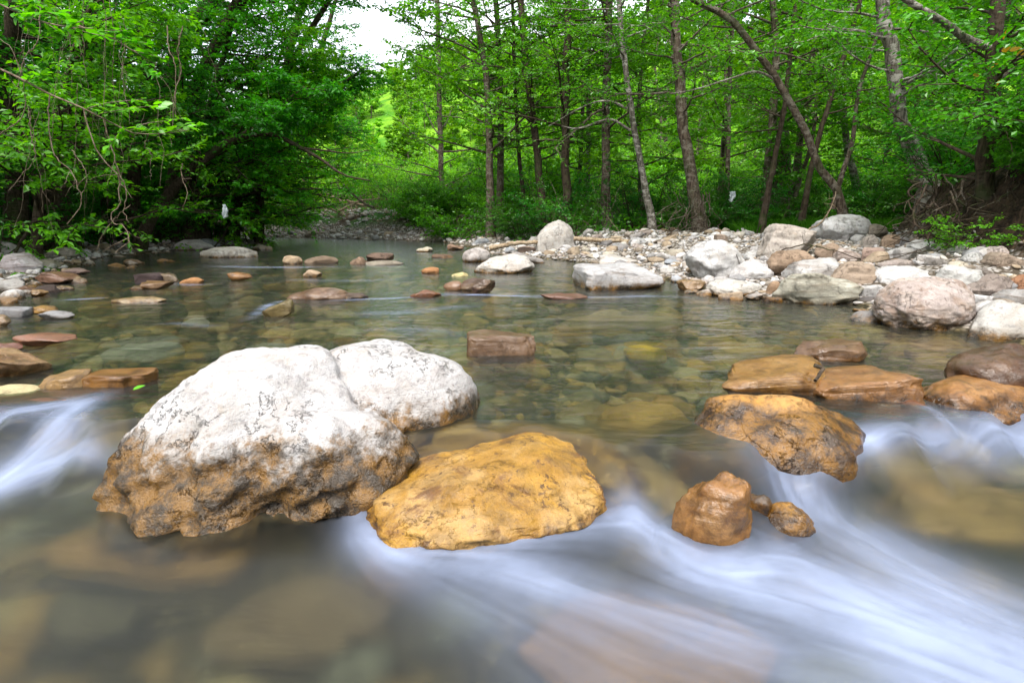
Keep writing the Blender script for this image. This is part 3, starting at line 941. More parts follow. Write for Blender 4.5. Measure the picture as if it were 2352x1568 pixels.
S(114, 184, 567, 591, 'angular', (0.52, 0.48, 0.42), 'pale knobbly stone on the left bank shingle', depth=0.8, short='the pale knobbly stone')
S(178, 208, 572, 592, 'angular', GREYW, 'small pale stone touching the knobbly stone', depth=0.8)
S(90, 178, 623, 652, 'wedge', (0.42, 0.27, 0.25), 'pink and rust veined stone in the left shallows', depth=0.7, stain=0.3, wet=-0.03, short='the pink veined stone')
S(158, 200, 634, 650, 'flat', (0.40, 0.33, 0.27), 'pale brown end stone beside the pink veined stone', depth=0.7)
S(148, 203, 616, 631, 'wedge', (0.36, 0.26, 0.24), 'pinkish brown low stone behind the pink veined stone', depth=0.7)
S(-14, 62, 641, 670, 'angular', (0.50, 0.48, 0.45), 'white topped stone with dark foot at the left edge', depth=0.8, wet=0.0, short='the white topped stone')
S(79, 136, 653, 673, 'flat', DARK, 'flat black brown stone in the left shallows', depth=0.7, wet=-0.1)
S(32, 82, 655, 672, 'flat', (0.2, 0.11, 0.06), 'brown wet stone between white topped and black stones', depth=0.7, wet=-0.1)
S(67, 105, 664, 681, 'angular', (0.48, 0.34, 0.2), 'small tan stone in front of the black flat stone', depth=0.8)
S(128, 168, 655, 667, 'flat', TAN, 'pale tan flat stone beside the black flat stone', depth=0.7)
S(306, 379, 626, 650, 'slab', (0.065, 0.04, 0.04), 'dark maroon block standing in midstream at left', depth=0.6, wet=-0.2, sub=5, short='the dark maroon block')
S(364, 414, 627, 648, 'slab', (0.36, 0.31, 0.28), 'pale grey brown block touching the maroon block', depth=0.7, wet=-0.1)
S(323, 400, 645, 664, 'angular', (0.34, 0.22, 0.15), 'rough brown lumpy stone before the maroon block', depth=0.6, wet=-0.06, stain=0.3)
S(298, 330, 656, 666, 'flat', TAN, 'tiny tan stone left of the rough brown lump', depth=0.7)
S(415, 466, 637, 651, 'round', (0.50, 0.25, 0.10), 'orange low stone with a curl of white water', depth=0.7, wet=-0.1)
S(527, 580, 625, 645, 'wedge', (0.48, 0.28, 0.13), 'orange brown stone alone in midstream', depth=0.7, wet=-0.05, short='the lone orange stone')
S(397, 492, 550, 575, 'round', (0.58, 0.56, 0.55), 'long white boulder near the left bank', depth=0.6, short='the long white boulder', sink=0.8)
S(444, 504, 548, 568, 'round', BLUEG, 'blue grey rounded stone behind the long white boulder', depth=0.7, zb=0.02)
S(458, 592, 566, 592, 'round', (0.60, 0.56, 0.50), 'low white boulder shaped like a turtle back near the left bank', depth=0.6, sink=0.9, short='the low turtle-backed boulder')
S(580, 624, 562, 574, 'flat', (0.3, 0.27, 0.2), 'olive grey flat stone right of the low turtle-backed boulder', depth=0.7)
S(649, 694, 586, 607, 'round', (0.50, 0.38, 0.25), 'tan rounded stone with dark side in the upper stream', depth=0.8, short='the tan rounded stone')
S(696, 778, 587, 606, 'flat', (0.22, 0.16, 0.11), 'flat brown stone group edge right of the tan rounded stone', depth=0.6, wet=-0.05)
S(697, 738, 619, 637, 'wedge', (0.50, 0.38, 0.26), 'tan pointed stone alone below the flat brown stone', depth=0.7)
S(288, 332, 595, 607, 'flat', (0.34, 0.22, 0.14), 'brown flat stone by the left shore water', depth=0.7)
S(246, 288, 604, 614, 'flat', (0.46, 0.27, 0.12), 'orange flat stone by the left shore water', depth=0.7)
S(360, 400, 594, 602, 'flat', (0.4, 0.24, 0.12), 'thin rusty stone awash near the left shore', depth=0.7)
S(268, 382, 680, 696, 'flat', (0.42, 0.34, 0.2), 'long tan stone barely breaking the surface', depth=0.5, wet=0.0)
S(664, 808, 659, 688, 'round', (0.26, 0.18, 0.15), 'broad wet brown purple stone in the middle of the stream', depth=0.6, wet=-0.03, sub=5, stain=0.4, sink=0.9, short='the broad purple brown stone')
S(780, 846, 672, 686, 'flat', (0.12, 0.09, 0.07), 'dark flat stone awash right of the purple brown stone', depth=0.6, wet=0)
S(604, 674, 688, 727, 'slab', (0.26, 0.23, 0.12), 'slanted olive slab rising from the water', depth=0.5, tilt=R(24), wet=-0.1)
S(840, 906, 580, 600, 'angular', (0.17, 0.11, 0.08), 'dark brown jagged stone in the upper stream', depth=0.7, wet=-0.1, short='the dark jagged stone')
S(802, 844, 589, 607, 'flat', (0.27, 0.18, 0.12), 'brown flat stone left of the dark jagged stone', depth=0.7, wet=-0.1)
S(838, 926, 598, 609, 'flat', (0.32, 0.28, 0.22), 'grey flat stone awash before the dark jagged stone', depth=0.5, wet=-0.1)
S(955, 994, 567, 579, 'flat', (0.66, 0.62, 0.5), 'small bright white stone far up the stream', depth=0.7)
S(967, 1009, 613, 628, 'round', (0.44, 0.22, 0.09), 'small orange brown dome in the upper stream', depth=0.7, wet=-0.05)
S(1037, 1076, 625, 635, 'flat', (0.6, 0.52, 0.25), 'small pale yellow stone awash in the upper stream', depth=0.7, wet=-0.2)
S(1027, 1066, 560, 575, 'wedge', (0.30, 0.20, 0.14), 'brown pointed stone by the far right shore', depth=0.7)
S(992, 1044, 583, 592, 'flat', (0.17, 0.11, 0.07), 'dark brown flat stone awash far up the stream', depth=0.6, wet=0)
S(1061, 1127, 568, 603, 'round', (0.50, 0.46, 0.44), 'rounded grey white boulder with brown foot, smaller of two together', depth=0.8, wet=0.04, short='the smaller rounded boulder', cat='boulder', name='boulder')
S(1089, 1228, 583, 628, 'round', (0.60, 0.57, 0.53), 'white domed boulder with orange water line in midstream', depth=0.7, sub=5, wet=0.035, sink=0.7, short='the white domed boulder', cat='boulder', name='boulder')
S(1158, 1252, 578, 605, 'flat', (0.36, 0.34, 0.33), 'flat grey stone behind the white domed boulder', depth=0.7)
S(1188, 1232, 565, 581, 'angular', (0.42, 0.31, 0.25), 'pinkish brown stone below the big standing boulder', depth=0.7)
S(1228, 1324, 505, 585, 'round', (0.56, 0.54, 0.51), 'big whitish boulder standing tall and square-shouldered on the gravel point', depth=0.85, sub=5, zb=0.02, seed=77, stain=0.05, wet=-0.3, short='the big standing boulder', cat='boulder', name='boulder')
S(1320, 1514, 607, 665, 'slab', (0.50, 0.50, 0.51), 'rectangular flat-topped grey slab with mossy brown foot in the water', zb=0.0, depth=1.0, sub=5, sink=0.4, wet=0.05, seed=9, yaw=R(-8), short='the rectangular slab', cat='boulder', name='boulder')
S(1372, 1462, 585, 610, 'wedge', (0.60, 0.57, 0.54), 'white wedge stone behind the rectangular slab', depth=0.7)
S(1512, 1552, 609, 630, 'round', (0.56, 0.55, 0.53), 'white stone at the right end of the rectangular slab', depth=0.8)
S(1057, 1138, 639, 674, 'angular', (0.13, 0.08, 0.06), 'dark rugged wet stone breaking the current', zb=0.0, depth=0.6, wet=-0.1, sub=5, stain=0.5, short='the dark rugged stone')
S(1018, 1068, 645, 667, 'round', (0.32, 0.20, 0.14), 'brown stone leaning on the dark rugged stone', zb=0.0, depth=0.7, wet=-0.1)
S(942, 1013, 665, 682, 'flat', (0.32, 0.15, 0.09), 'red brown flat stone awash left of the rugged stone', zb=0.0, depth=0.5, wet=-0.1)
S(1240, 1350, 672, 686, 'flat', (0.24, 0.13, 0.11), 'thin maroon ledge awash right of the rugged stone', zb=0.0, depth=0.5, wet=-0.1)
S(1070, 1230, 762, 816, 'slab', (0.23, 0.15, 0.10), 'layered brown slab alone behind the huge boulder', zb=0.0, depth=0.7, sub=5, wet=-0.05, sink=0.5, seed=15, yaw=R(-6), short='the layered brown slab')
S(1434, 1530, 793, 828, 'flat', GOLD, 'bright yellow stone under clear water in the middle of the pool', under=True, depth=0.9, wet=-0.6, zb=-0.12, short='the yellow submerged stone')
S(1250, 1306, 800, 821, 'flat', (0.5, 0.38, 0.16), 'small tan submerged stone left of the yellow one', under=True, depth=0.9, wet=-0.6, zb=-0.14)
S(1318, 1444, 829, 853, 'flat', (0.38, 0.27, 0.11), 'flat tan submerged stone before the yellow one', under=True, depth=0.8, wet=-0.6, zb=-0.14)
S(1266, 1360, 769, 796, 'slab', (0.34, 0.2, 0.07), 'brown submerged block behind the yellow stone', under=True, depth=0.8, wet=-0.6, zb=-0.14)
S(1276, 1562, 725, 757, 'flat', (0.38, 0.28, 0.15), 'long tan submerged ledge across the pool', under=True, depth=0.5, wet=-0.6, zb=-0.12)
S(1057, 1124, 717, 744, 'flat', (0.55, 0.36, 0.14), 'orange tan submerged stone in midstream', under=True, depth=0.8, wet=-0.6, zb=-0.12)
S(664, 768, 757, 778, 'flat', (0.48, 0.38, 0.16), 'yellowish submerged slab behind the huge boulder', under=True, depth=0.7, wet=-0.6, zb=-0.12)
S(420, 482, 731, 747, 'flat', (0.62, 0.58, 0.45), 'cream submerged stone in midstream at left', under=True, depth=0.8, wet=-0.6, zb=-0.08)
S(1640, 1790, 800, 835, 'flat', (0.52, 0.36, 0.14), 'golden submerged stone behind the tilted golden slab', under=True, depth=0.8, wet=-0.6, zb=-0.12)
S(2080, 2240, 790, 835, 'round', (0.45, 0.27, 0.10), 'rounded orange submerged stone before the speckled boulder', under=True, depth=0.8, wet=-0.6, zb=-0.14)
S(560, 680, 800, 840, 'flat', (0.3, 0.32, 0.24), 'grey green submerged stone close behind the huge boulder', under=True, depth=0.8, wet=-0.6, zb=-0.14)
S(250, 420, 790, 830, 'flat', (0.36, 0.36, 0.28), 'pale grey submerged stone left of the huge boulder', under=True, depth=0.8, wet=-0.6, zb=-0.14)
# right bank pile
S(1573, 1714, 550, 648, 'round', (0.64, 0.64, 0.64), 'big smooth white egg-shaped boulder tilted on the shore', depth=0.8, sub=5, tilt=R(28), sink=0.12, zb=0.02, seed=6, wet=-0.2, short='the tilted egg-shaped boulder', cat='boulder', name='boulder')
S(1680, 1779, 595, 658, 'round', (0.62, 0.61, 0.61), 'round white boulder resting against the egg-shaped one', depth=0.8, sub=5, sink=0.2, zb=0.03, seed=18, wet=-0.2, short='the round white boulder', cat='boulder', name='boulder')
S(1623, 1756, 640, 682, 'round', (0.60, 0.58, 0.54), 'low white oval boulder with brown foot at the water edge', zb=0.0, depth=0.7, sub=5, wet=0.035, sink=0.5, short='the low oval boulder', cat='boulder', name='boulder')
S(1760, 1794, 645, 678, 'round', (0.36, 0.24, 0.15), 'small brown cobble between oval boulder and green wedge', depth=0.8)
S(1744, 1874, 513, 600, 'angular', (0.54, 0.49, 0.44), 'tall tan grey angular boulder leaning at the top of the pile', depth=0.8, sub=5, zb=0.25, sink=0.2, seed=40, wet=-0.2, short='the tall tan boulder', cat='boulder', name='boulder')
S(1868, 1992, 492, 563, 'round', (0.80, 0.80, 0.81), 'large white rounded boulder crowning the pile', depth=0.8, sub=5, sink=0.1, zb=0.4, seed=41, wet=-0.2, short='the crowning white boulder', cat='boulder', name='boulder')
S(1762, 1868, 572, 636, 'angular', (0.36, 0.26, 0.18), 'brown undercut block beneath the tall tan boulder', depth=0.7, sub=5, seed=42, wet=-0.2)
S(1810, 1936, 594, 642, 'slab', (0.52, 0.51, 0.50), 'pale flat slab lying behind the green wedge', depth=0.7, sub=5, wet=-0.2)
S(1777, 1963, 622, 700, 'wedge', (0.50, 0.49, 0.41), 'pale wedge boulder tinged with green algae at the water edge', zb=0.0, depth=0.65, sub=5, wet=0.02, sink=0.3, seed=50, short='the pale green wedge', cat='boulder', name='boulder')
S(1903, 2011, 599, 660, 'angular', (0.42, 0.33, 0.25), 'tan angular boulder right of the pale slab', depth=0.8, sub=5, wet=-0.2, short='the tan angular boulder')
S(1868, 1936, 558, 598, 'angular', (0.34, 0.25, 0.18), 'brown angular stone below the crowning boulder', depth=0.8, wet=-0.2)
S(1915, 1972, 568, 602, 'wedge', (0.48, 0.40, 0.36), 'pinkish slanted stone below the crowning boulder', depth=0.8, wet=-0.2)
S(1996, 2145, 609, 672, 'round', (0.60, 0.60, 0.60), 'wide smooth white boulder behind the large pink boulder', depth=0.75, sub=5, wet=-0.2, sink=0.4, short='the wide smooth boulder', cat='boulder', name='boulder')
S(2151, 2251, 608, 675, 'round', (0.56, 0.56, 0.54), 'grey white rounded boulder right of the wide smooth one', depth=0.8, sub=5, wet=-0.2, sink=0.3, short='the grey white boulder', cat='boulder', name='boulder')
S(2018, 2240, 635, 760, 'round', (0.52, 0.45, 0.42), 'large pinkish boulder with rusty cracks at the water edge', zb=0.0, depth=0.75, sub=6, wet=0.0, sink=0.25, stain=0.45, seed=61, mat=M_HERO, short='the large pinkish boulder', cat='boulder', name='boulder')
S(2214, 2420, 692, 785, 'flat', (0.56, 0.55, 0.52), 'white speckled boulder half sunk at the right edge', zb=0.0, depth=0.8, sub=5, wet=0.05, sink=0.6, short='the white speckled boulder', cat='boulder', name='boulder')
S(2263, 2350, 577, 637, 'slab', (0.40, 0.32, 0.25), 'square brown layered block tilted on the gravel crest', depth=0.8, sub=5, tilt=R(-18), wet=-0.2, sink=0.1, short='the square layered block')
S(2230, 2324, 629, 692, 'angular', (0.30, 0.25, 0.22), 'grey brown boulder above the white speckled boulder', depth=0.8, sub=5, wet=-0.2)
S(2288, 2400, 664, 703, 'slab', (0.42, 0.41, 0.40), 'grey slab at the right edge above the speckled boulder', depth=0.7, wet=-0.2)
S(1964, 2033, 653, 681, 'flat', (0.54, 0.53, 0.52), 'flat white stone left of the large pinkish boulder', depth=0.7, wet=-0.2)
S(2025, 2069, 657, 682, 'wedge', (0.42, 0.37, 0.31), 'tan pointed stone tucked behind the large pinkish boulder', depth=0.8, wet=-0.2)
S(2020, 2098, 594, 617, 'flat', (0.42, 0.36, 0.33), 'flat pink grey stone on the slope above the wide boulder', depth=0.7, wet=-0.2)
S(2035, 2065, 572, 597, 'round', (0.56, 0.56, 0.56), 'small round white stone among the slope stones', depth=0.8, wet=-0.2)
S(2058, 2105, 568, 600, 'angular', (0.44, 0.43, 0.42), 'grey angular stone beside the small round white stone', depth=0.8, wet=-0.2)
S(1978, 2020, 538, 570, 'round', (0.44, 0.40, 0.36), 'rounded tan stone right of the crowning boulder', depth=0.8, wet=-0.2)
S(1993, 2037, 514, 545, 'angular', (0.44, 0.38, 0.31), 'two-lobed tan stone perched right of the crowning boulder', depth=0.8, wet=-0.2, zb=0.55)
S(2022, 2069, 538, 571, 'angular', (0.38, 0.28, 0.2), 'brown stone on the crest right of the rounded tan stone', depth=0.8, wet=-0.2)
S(1971, 2036, 568, 606, 'angular', (0.42, 0.31, 0.26), 'pinkish brown stone on the slope below the crest', depth=0.8, wet=-0.2)
S(2209, 2260, 579, 607, 'round', (0.50, 0.50, 0.49), 'white stone on the crest left of the square block', depth=0.8, wet=-0.2)
S(2126, 2177, 613, 642, 'round', (0.55, 0.55, 0.54), 'white stone wedged behind wide and grey white boulders', depth=0.8, wet=-0.2)
S(2130, 2180, 590, 615, 'slab', (0.36, 0.34, 0.32), 'grey slanted slab on the crest slope', depth=0.7, tilt=R(-18), wet=-0.2)
S(2238, 2274, 613, 633, 'slab', (0.34, 0.30, 0.27), 'small grey slab leaning below the square block', depth=0.7, tilt=R(-20), wet=-0.2)
S(1642, 1673, 537, 558, 'angular', (0.38, 0.30, 0.24), 'brown stone behind the egg-shaped boulder', depth=0.8, wet=-0.2)
S(1708, 1748, 574, 597, 'round', (0.54, 0.54, 0.53), 'white stone between egg-shaped and tall tan boulders', depth=0.8, wet=-0.2)
S(1964, 2012, 681, 696, 'flat', (0.13, 0.12, 0.12), 'dark thin stone at the water edge right of the green wedge', depth=0.7)
S(1558, 1622, 642, 669, 'angular', (0.40, 0.29, 0.18), 'brown cobble in the shallows below the egg-shaped boulder', depth=0.7)
S(2324, 2400, 628, 667, 'round', (0.34, 0.17, 0.09), 'red brown rounded stone at the right edge of the pile', depth=0.8, wet=-0.2)
S(1090, 1124, 547, 561, 'round', BLUEG, 'blue grey stone on the far gravel point', depth=0.8)
S(1382, 1417, 534, 553, 'angular', (0.38, 0.33, 0.25), 'tan block on the gravel near the leaning pale trunk', depth=0.8)
S(1443, 1490, 545, 563, 'round', (0.50, 0.50, 0.51), 'grey white stone beneath the driftwood pole', depth=0.8)
print('hand stones', len(STONE_XY))
# ------------------------------------------------------------------ loose stones: the largest as single stones, the rest as gravel
COLNAMES = [('white', WHITE), ('pale grey', GREYW), ('grey', GREY), ('tan', TAN), ('pinkish', PINK), ('brown', (0.30, 0.21, 0.14)), ('blue grey', BLUEG), ('cream', (0.50, 0.46, 0.38))]
SHAPES = {'round': 'rounded', 'flat': 'flat', 'angular': 'angular', 'slab': 'slabby'}

def visible_free(x, y, r):
    for sx, sy, sr in STONE_XY:
        if (x - sx) ** 2 + (y - sy) ** 2 < (sr * 0.95 + r * 0.3) ** 2:
            return False
    return True

def scatter(n, smin, smax, ok, ranges, power=1.6):
    out = []
    while len(out) < n:
        m = 4000
        y = rng.uniform(ranges[2], ranges[3], m)
        x = rng.uniform(ranges[0], ranges[1], m)
        k = ok(x, y)
        s = smin * (smax / smin) ** (rng.random(m) ** power)
        for a, b, c in zip(x[k], y[k], s[k]):
            out.append((a, b, c))
            if len(out) >= n:
                break
    return out

_protos = {}
def proto(kind, i, sub=3):
    key = (kind, i, sub)
    if key not in _protos:
        _protos[key] = rock_shape(np.random.default_rng(500 + i * 13 + len(kind)), kind, sub)
    return _protos[key]

def inview(x, y, z=0.1, pad=60):
    ax = y * _cp + (CAM_Z - z) * _sp
    u = CX + FPX * x / np.maximum(ax, 0.05)
    return (u > -pad) & (u < 2352 + pad) & (y > 0.5)

def right_ok(x, y):
    s = x - xr(y)
    return (s > -0.25) & (x < xbank(y) + 0.2) & (s < 9) & inview(x, y)

def left_ok(x, y):
    s = xl(y) - x
    return (s > -1.4 + 1.0 * (rng.random(x.shape) < 0.6)) & (s < 2.0) & inview(x, y)

def far_ok(x, y):
    s = x - xr(y)
    return (s > -0.3) & (s < 9) & inview(x, y)

cand = scatter(2600, 0.05, 0.34, right_ok, (-2, 9, 4.6, 16.5), 2.4)
cand += scatter(500, 0.05, 0.30, left_ok, (-13, -5.5, 6.0, 19), 2.0)
cand += scatter(500, 0.08, 0.40, far_ok, (-14, 1, 17.5, 26), 2.0)
# rank by how large they stand in view
cand = [c for c in cand if visible_free(c[0], c[1], c[2] * 0.5)]
cand.sort(key=lambda c: -c[2] / c[1])
singles = []
taken = []
gravel = []
for c in cand:
    if len(singles) < 170 and all((c[0] - t[0]) ** 2 + (c[1] - t[1]) ** 2 > (0.42 * (c[2] + t[2])) ** 2 for t in taken):
        singles.append(c); taken.append(c)
    else:
        gravel.append(c)

_sm = {}
seen_labels = {}
def nearest_land(x, y):
    best = sorted(LANDMARKS, key=lambda L: (L[0] - x) ** 2 + (L[1] - y) ** 2)[:1][0]
    dx, dy = x - best[0], y - best[1]
    if abs(dx) > abs(dy) * 0.8:
        rel = 'right of' if dx > 0 else 'left of'
    else:
        rel = 'behind' if dy > 0 else 'in front of'
    dist = math.hypot(dx, dy)
    how = 'just ' if dist < 0.6 else ('' if dist < 1.6 else 'well ')
    return how + rel + ' ' + best[2]

for k, (x, y, s) in enumerate(singles):
    kind = ['round', 'flat', 'angular', 'slab', 'flat'][rng.integers(5)]
    cn, cc = COLNAMES[rng.choice(len(COLNAMES), p=[.17, .21, .15, .15, .10, .10, .06, .06])]
    pi = int(rng.integers(3))
    key = (kind, pi)
    if key not in _sm:
        V, F = proto(kind, pi)
        _sm[key] = mesh_np('stone', V, F, M_SLAB if kind == 'slab' else M_ROCK)
    o = obj('stone', _sm[key])
    hz = {'round': 0.36, 'flat': 0.2, 'angular': 0.34, 'slab': 0.24}[kind]
    zt = terr1(x, y)
    o.location = (x, y, max(zt, -0.02) + s * hz * 0.35)
    o.scale = (s * 0.5, s * rng.uniform(0.34, 0.48), s * hz)
    o.rotation_euler = (rng.normal() * 0.16, rng.normal() * 0.16, rng.uniform(0, 6.28))
    v = rng.uniform(0.8, 1.08)
    o.color = (*[min(0.55, q * v * 0.92) for q in cc], 1)
    o['wet_z'] = 0.03
    o['stain'] = 0.15
    size = 'small' if s / y < 0.018 else ('middling' if s / y < 0.028 else 'larger')
    where = 'on the right gravel bar' if x > 0 and y < 17 else ('on the left shore' if x < -5 and y < 19 else 'on the far gravel')
    lab = f"{size} {SHAPES[kind]} {cn} stone {nearest_land(x, y)}"
    if len(lab.split()) > 15:
        lab = f"{SHAPES[kind]} {cn} stone {nearest_land(x, y)}"
    if lab in seen_labels:
        seen_labels[lab] += 1
        tone = ['darker', 'paler', 'dusty', 'worn', 'speckled', 'dull'][seen_labels[lab] % 6]
        lab = lab.replace(' stone ', f' {["cobble", "rock", "pebble", "fragment", "lump"][seen_labels[lab] % 5]} ', 1)
    seen_labels[lab] = seen_labels.get(lab, 0) + 1
    tag(o, lab, 'stone', 'loose stones ' + where)

def stones_mesh(name, items, mat, label, subd=2, sinkz=0.3, bedded=False):
    Vs, Fs, tn = [], [], []
    n = 0
    for (x, y, s) in items:
        kind = ['round', 'flat', 'angular', 'flat'][rng.integers(4)]
        V, F = proto(kind, int(rng.integers(4)), subd if s / y > 0.012 else 1)
        hz = {'round': 0.34, 'flat': 0.18, 'angular': 0.32}[kind]
        a = rng.uniform(0, 6.28)
        ca, sa = math.cos(a), math.sin(a)
        W = V * np.array([s * 0.5, s * rng.uniform(0.33, 0.48), s * hz])
        tx = rng.normal() * 0.2
        W[:, 2] += W[:, 0] * tx
        W = np.stack([W[:, 0] * ca - W[:, 1] * sa + x, W[:, 0] * sa + W[:, 1] * ca + y, W[:, 2]], 1)
        W[:, 2] += (terr1(x, y) if not bedded else terr1(x, y)) + s * hz * sinkz
        if bedded:
            zmax = float(zwater(x, y)) - 0.02
            W[:, 2] -= max(0, W[:, 2].max() - zmax)
        Vs.append(W); Fs.append(F + n); n += len(W)
        tn.append(np.full(len(F), rng.random()))
    me = mesh_np(name, np.concatenate(Vs), np.concatenate(Fs), mat, True, {'tone': ('FACE', np.concatenate(tn))})
    o = obj(name, me)
    tag(o, label, None, None, 'stuff')
    return o

def gravel_stone_material(name, cols, wet=False):
    t = NT(name)
    pos = t.n('ShaderNodeNewGeometry').outputs['Position']
    tone = t.n('ShaderNodeAttribute', attribute_name='tone').outputs['Fac']
    r = t.n('ShaderNodeValToRGB', {0: tone})
    cr = r.color_ramp
    cr.interpolation = 'CONSTANT'
    while len(cr.elements) < len(cols):
        cr.elements.new(0.5)
    for k, c in enumerate(cols):
        cr.elements[k].position = k / len(cols)
        cr.elements[k].color = (*[q * (0.62 if wet else 0.95) for q in c], 1)
    n1 = t.noise(pos, 14, 5, 0.65)
    n2 = t.noise(pos, 60, 4, 0.65)
    col = t.mix(t.ramp(n1, 0.35, 0.65), t.mix(1.0, r.outputs[0], c4(0.65, 0.62, 0.58), 'MULTIPLY'), r.outputs[0])
    col = t.mix(t.math('MULTIPLY', t.ramp(n2, 0.55, 0.7), 0.5), col, t.mix(1.0, col, c4(0.45, 0.42, 0.4), 'MULTIPLY'))
    z = t.n('ShaderNodeSeparateXYZ', {0: pos}).outputs[2]
    rough = 0.85
    if not wet:
        wt = t.ramp(z, 0.0, 0.05, 1.0, 0.0)
        col = t.mix(wt, col, t.mix(1.0, col, c4(0.42, 0.32, 0.2), 'MULTIPLY'))
        rough = t.n('ShaderNodeMapRange', {0: wt, 3: 0.85, 4: 0.35}).outputs[0]
    bp = t.n('ShaderNodeBump', {'Strength': 0.4, 'Distance': 0.01, 'Height': n2}).outputs[0]
    b = t.n('ShaderNodeBsdfPrincipled', {'Base Color': col, 'Roughness': rough, 'Normal': bp})
    b.inputs['Specular IOR Level'].default_value = 0.3
    return t.surf(b.outputs[0])

M_GRAVEL = gravel_stone_material('gravel_stones', [WHITE, GREYW, GREY, TAN, (0.44, 0.42, 0.40), PINK, (0.34, 0.30, 0.26), GREYW, (0.24, 0.2, 0.16), (0.5, 0.47, 0.42)])
M_BEDSTONE = gravel_stone_material('bed_stones', [(0.26, 0.19, 0.07), (0.42, 0.25, 0.06), (0.22, 0.22, 0.15), (0.56, 0.36, 0.09), (0.14, 0.09, 0.035), (0.40, 0.38, 0.26), (0.34, 0.17, 0.04), (0.60, 0.48, 0.22), (0.10, 0.085, 0.05), (0.46, 0.30, 0.10)], True)

gravel += scatter(3600, 0.03, 0.13, right_ok, (-2, 9, 4.6, 16.5), 1.3)
gravel += scatter(700, 0.03, 0.13, left_ok, (-13, -5.5, 6.0, 19), 1.3)
gravel += scatter(1500, 0.06, 0.22, far_ok, (-14, 1, 17.5, 27), 1.5)
gravel = [c for c in gravel if visible_free(c[0], c[1], c[2] * 0.2)]
stones_mesh('shingle', gravel, M_GRAVEL, 'mixed grey and tan shingle packed between the boulders')

def bed_ok(x, y):
    return (x - xr(y) < -0.1) & (xl(y) - x < -0.1) & inview(x, y, -0.3, 120)
bedst = scatter(1500, 0.07, 0.42, bed_ok, (-8, 6, 0.9, 5.5), 1.9) + scatter(1300, 0.10, 0.5, bed_ok, (-10, 6, 4.5, 16), 1.6)
bedst = [c for c in bedst if visible_free(c[0], c[1], 0.0)]
stones_mesh('bed_stones', bedst, M_BEDSTONE, 'brown and olive stones on the bed under the water', subd=3, bedded=True)

# ------------------------------------------------------------------ leaves and trees
def leaf_quads(P, D, L, W, up=0.75, rg=rng):
    """diamond leaves folded along the midrib. P base, D direction."""
    n = len(P)
    D = D / (np.linalg.norm(D, axis=1, keepdims=True) + 1e-9)
    N = np.tile(np.array([0, 0, 1.0]), (n, 1)) * up + rg.normal(size=(n, 3)) * 0.42
    S = np.cross(D, N)
    S /= np.linalg.norm(S, axis=1, keepdims=True) + 1e-9
    N = np.cross(S, D)
    L = np.broadcast_to(L, (n,))[:, None]; W = np.broadcast_to(W, (n,))[:, None]
    a = P
    m = P + D * L * 0.45 + N * W * 0.10
    tip = P + D * L - N * L * 0.12
    v = np.stack([a, m + S * W * 0.5, tip, m - S * W * 0.5], 1).reshape(-1, 3)
    f = (np.arange(n)[:, None] * 4 + np.arange(4)[None, :])
    return v, f

class Crown:
    def __init__(self):
        self.tb, self.td, self.tl = [], [], []
    def twig(self, p, d, l):
        self.tb.append(p); self.td.append(d); self.tl.append(l)
    def mesh(self, name, mat, rg, per=10, L=0.08, W=0.048, droop=0.25, tone_shift=0.0):
        P = np.array(self.tb); D = np.array(self.td); l = np.array(self.tl)
        D = D / (np.linalg.norm(D, axis=1, keepdims=True) + 1e-9)
        n = len(P)
        t = (np.arange(per)[None, :] + rg.random((n, per))) / per
        pos = P[:, None, :] + D[:, None, :] * (t * l[:, None])[..., None]
        side = np.cross(D, np.array([0, 0, 1.0]))
        side /= np.linalg.norm(side, axis=1, keepdims=True) + 1e-6
        sg = np.where(np.arange(per) % 2 == 0, 1.0, -1.0)[None, :, None]
        ld = D[:, None, :] * 0.55 + side[:, None, :] * sg * 0.9 + rg.normal(size=(n, per, 3)) * 0.35
        ld[..., 2] -= droop
        pos = pos + rg.normal(size=pos.shape) * 0.015
        pos[..., 2] -= 0.06 * l[:, None] * t ** 2
        sz = rg.uniform(0.65, 1.2, n * per)
        v, f = leaf_quads(pos.reshape(-1, 3), ld.reshape(-1, 3), L * sz, W * sz, rg=rg)
        tone = np.clip(rg.normal(0.5 + tone_shift, 0.25, n * per) + np.repeat(rg.normal(0, 0.15, n), per), 0, 1)
        return mesh_np(name, v, f, mat, False, {'tone': ('FACE', tone)})

def wander(rg, p, d, length, n, jitter, lift):
    pts = [np.array(p, float)]
    d = np.array(d, float); d /= np.linalg.norm(d)
    for k in range(n):
        d = d + rg.normal(size=3) * jitter + np.array([0, 0, lift])
        d /= np.linalg.norm(d)
        pts.append(pts[-1] + d * length / n)
    return np.array(pts)

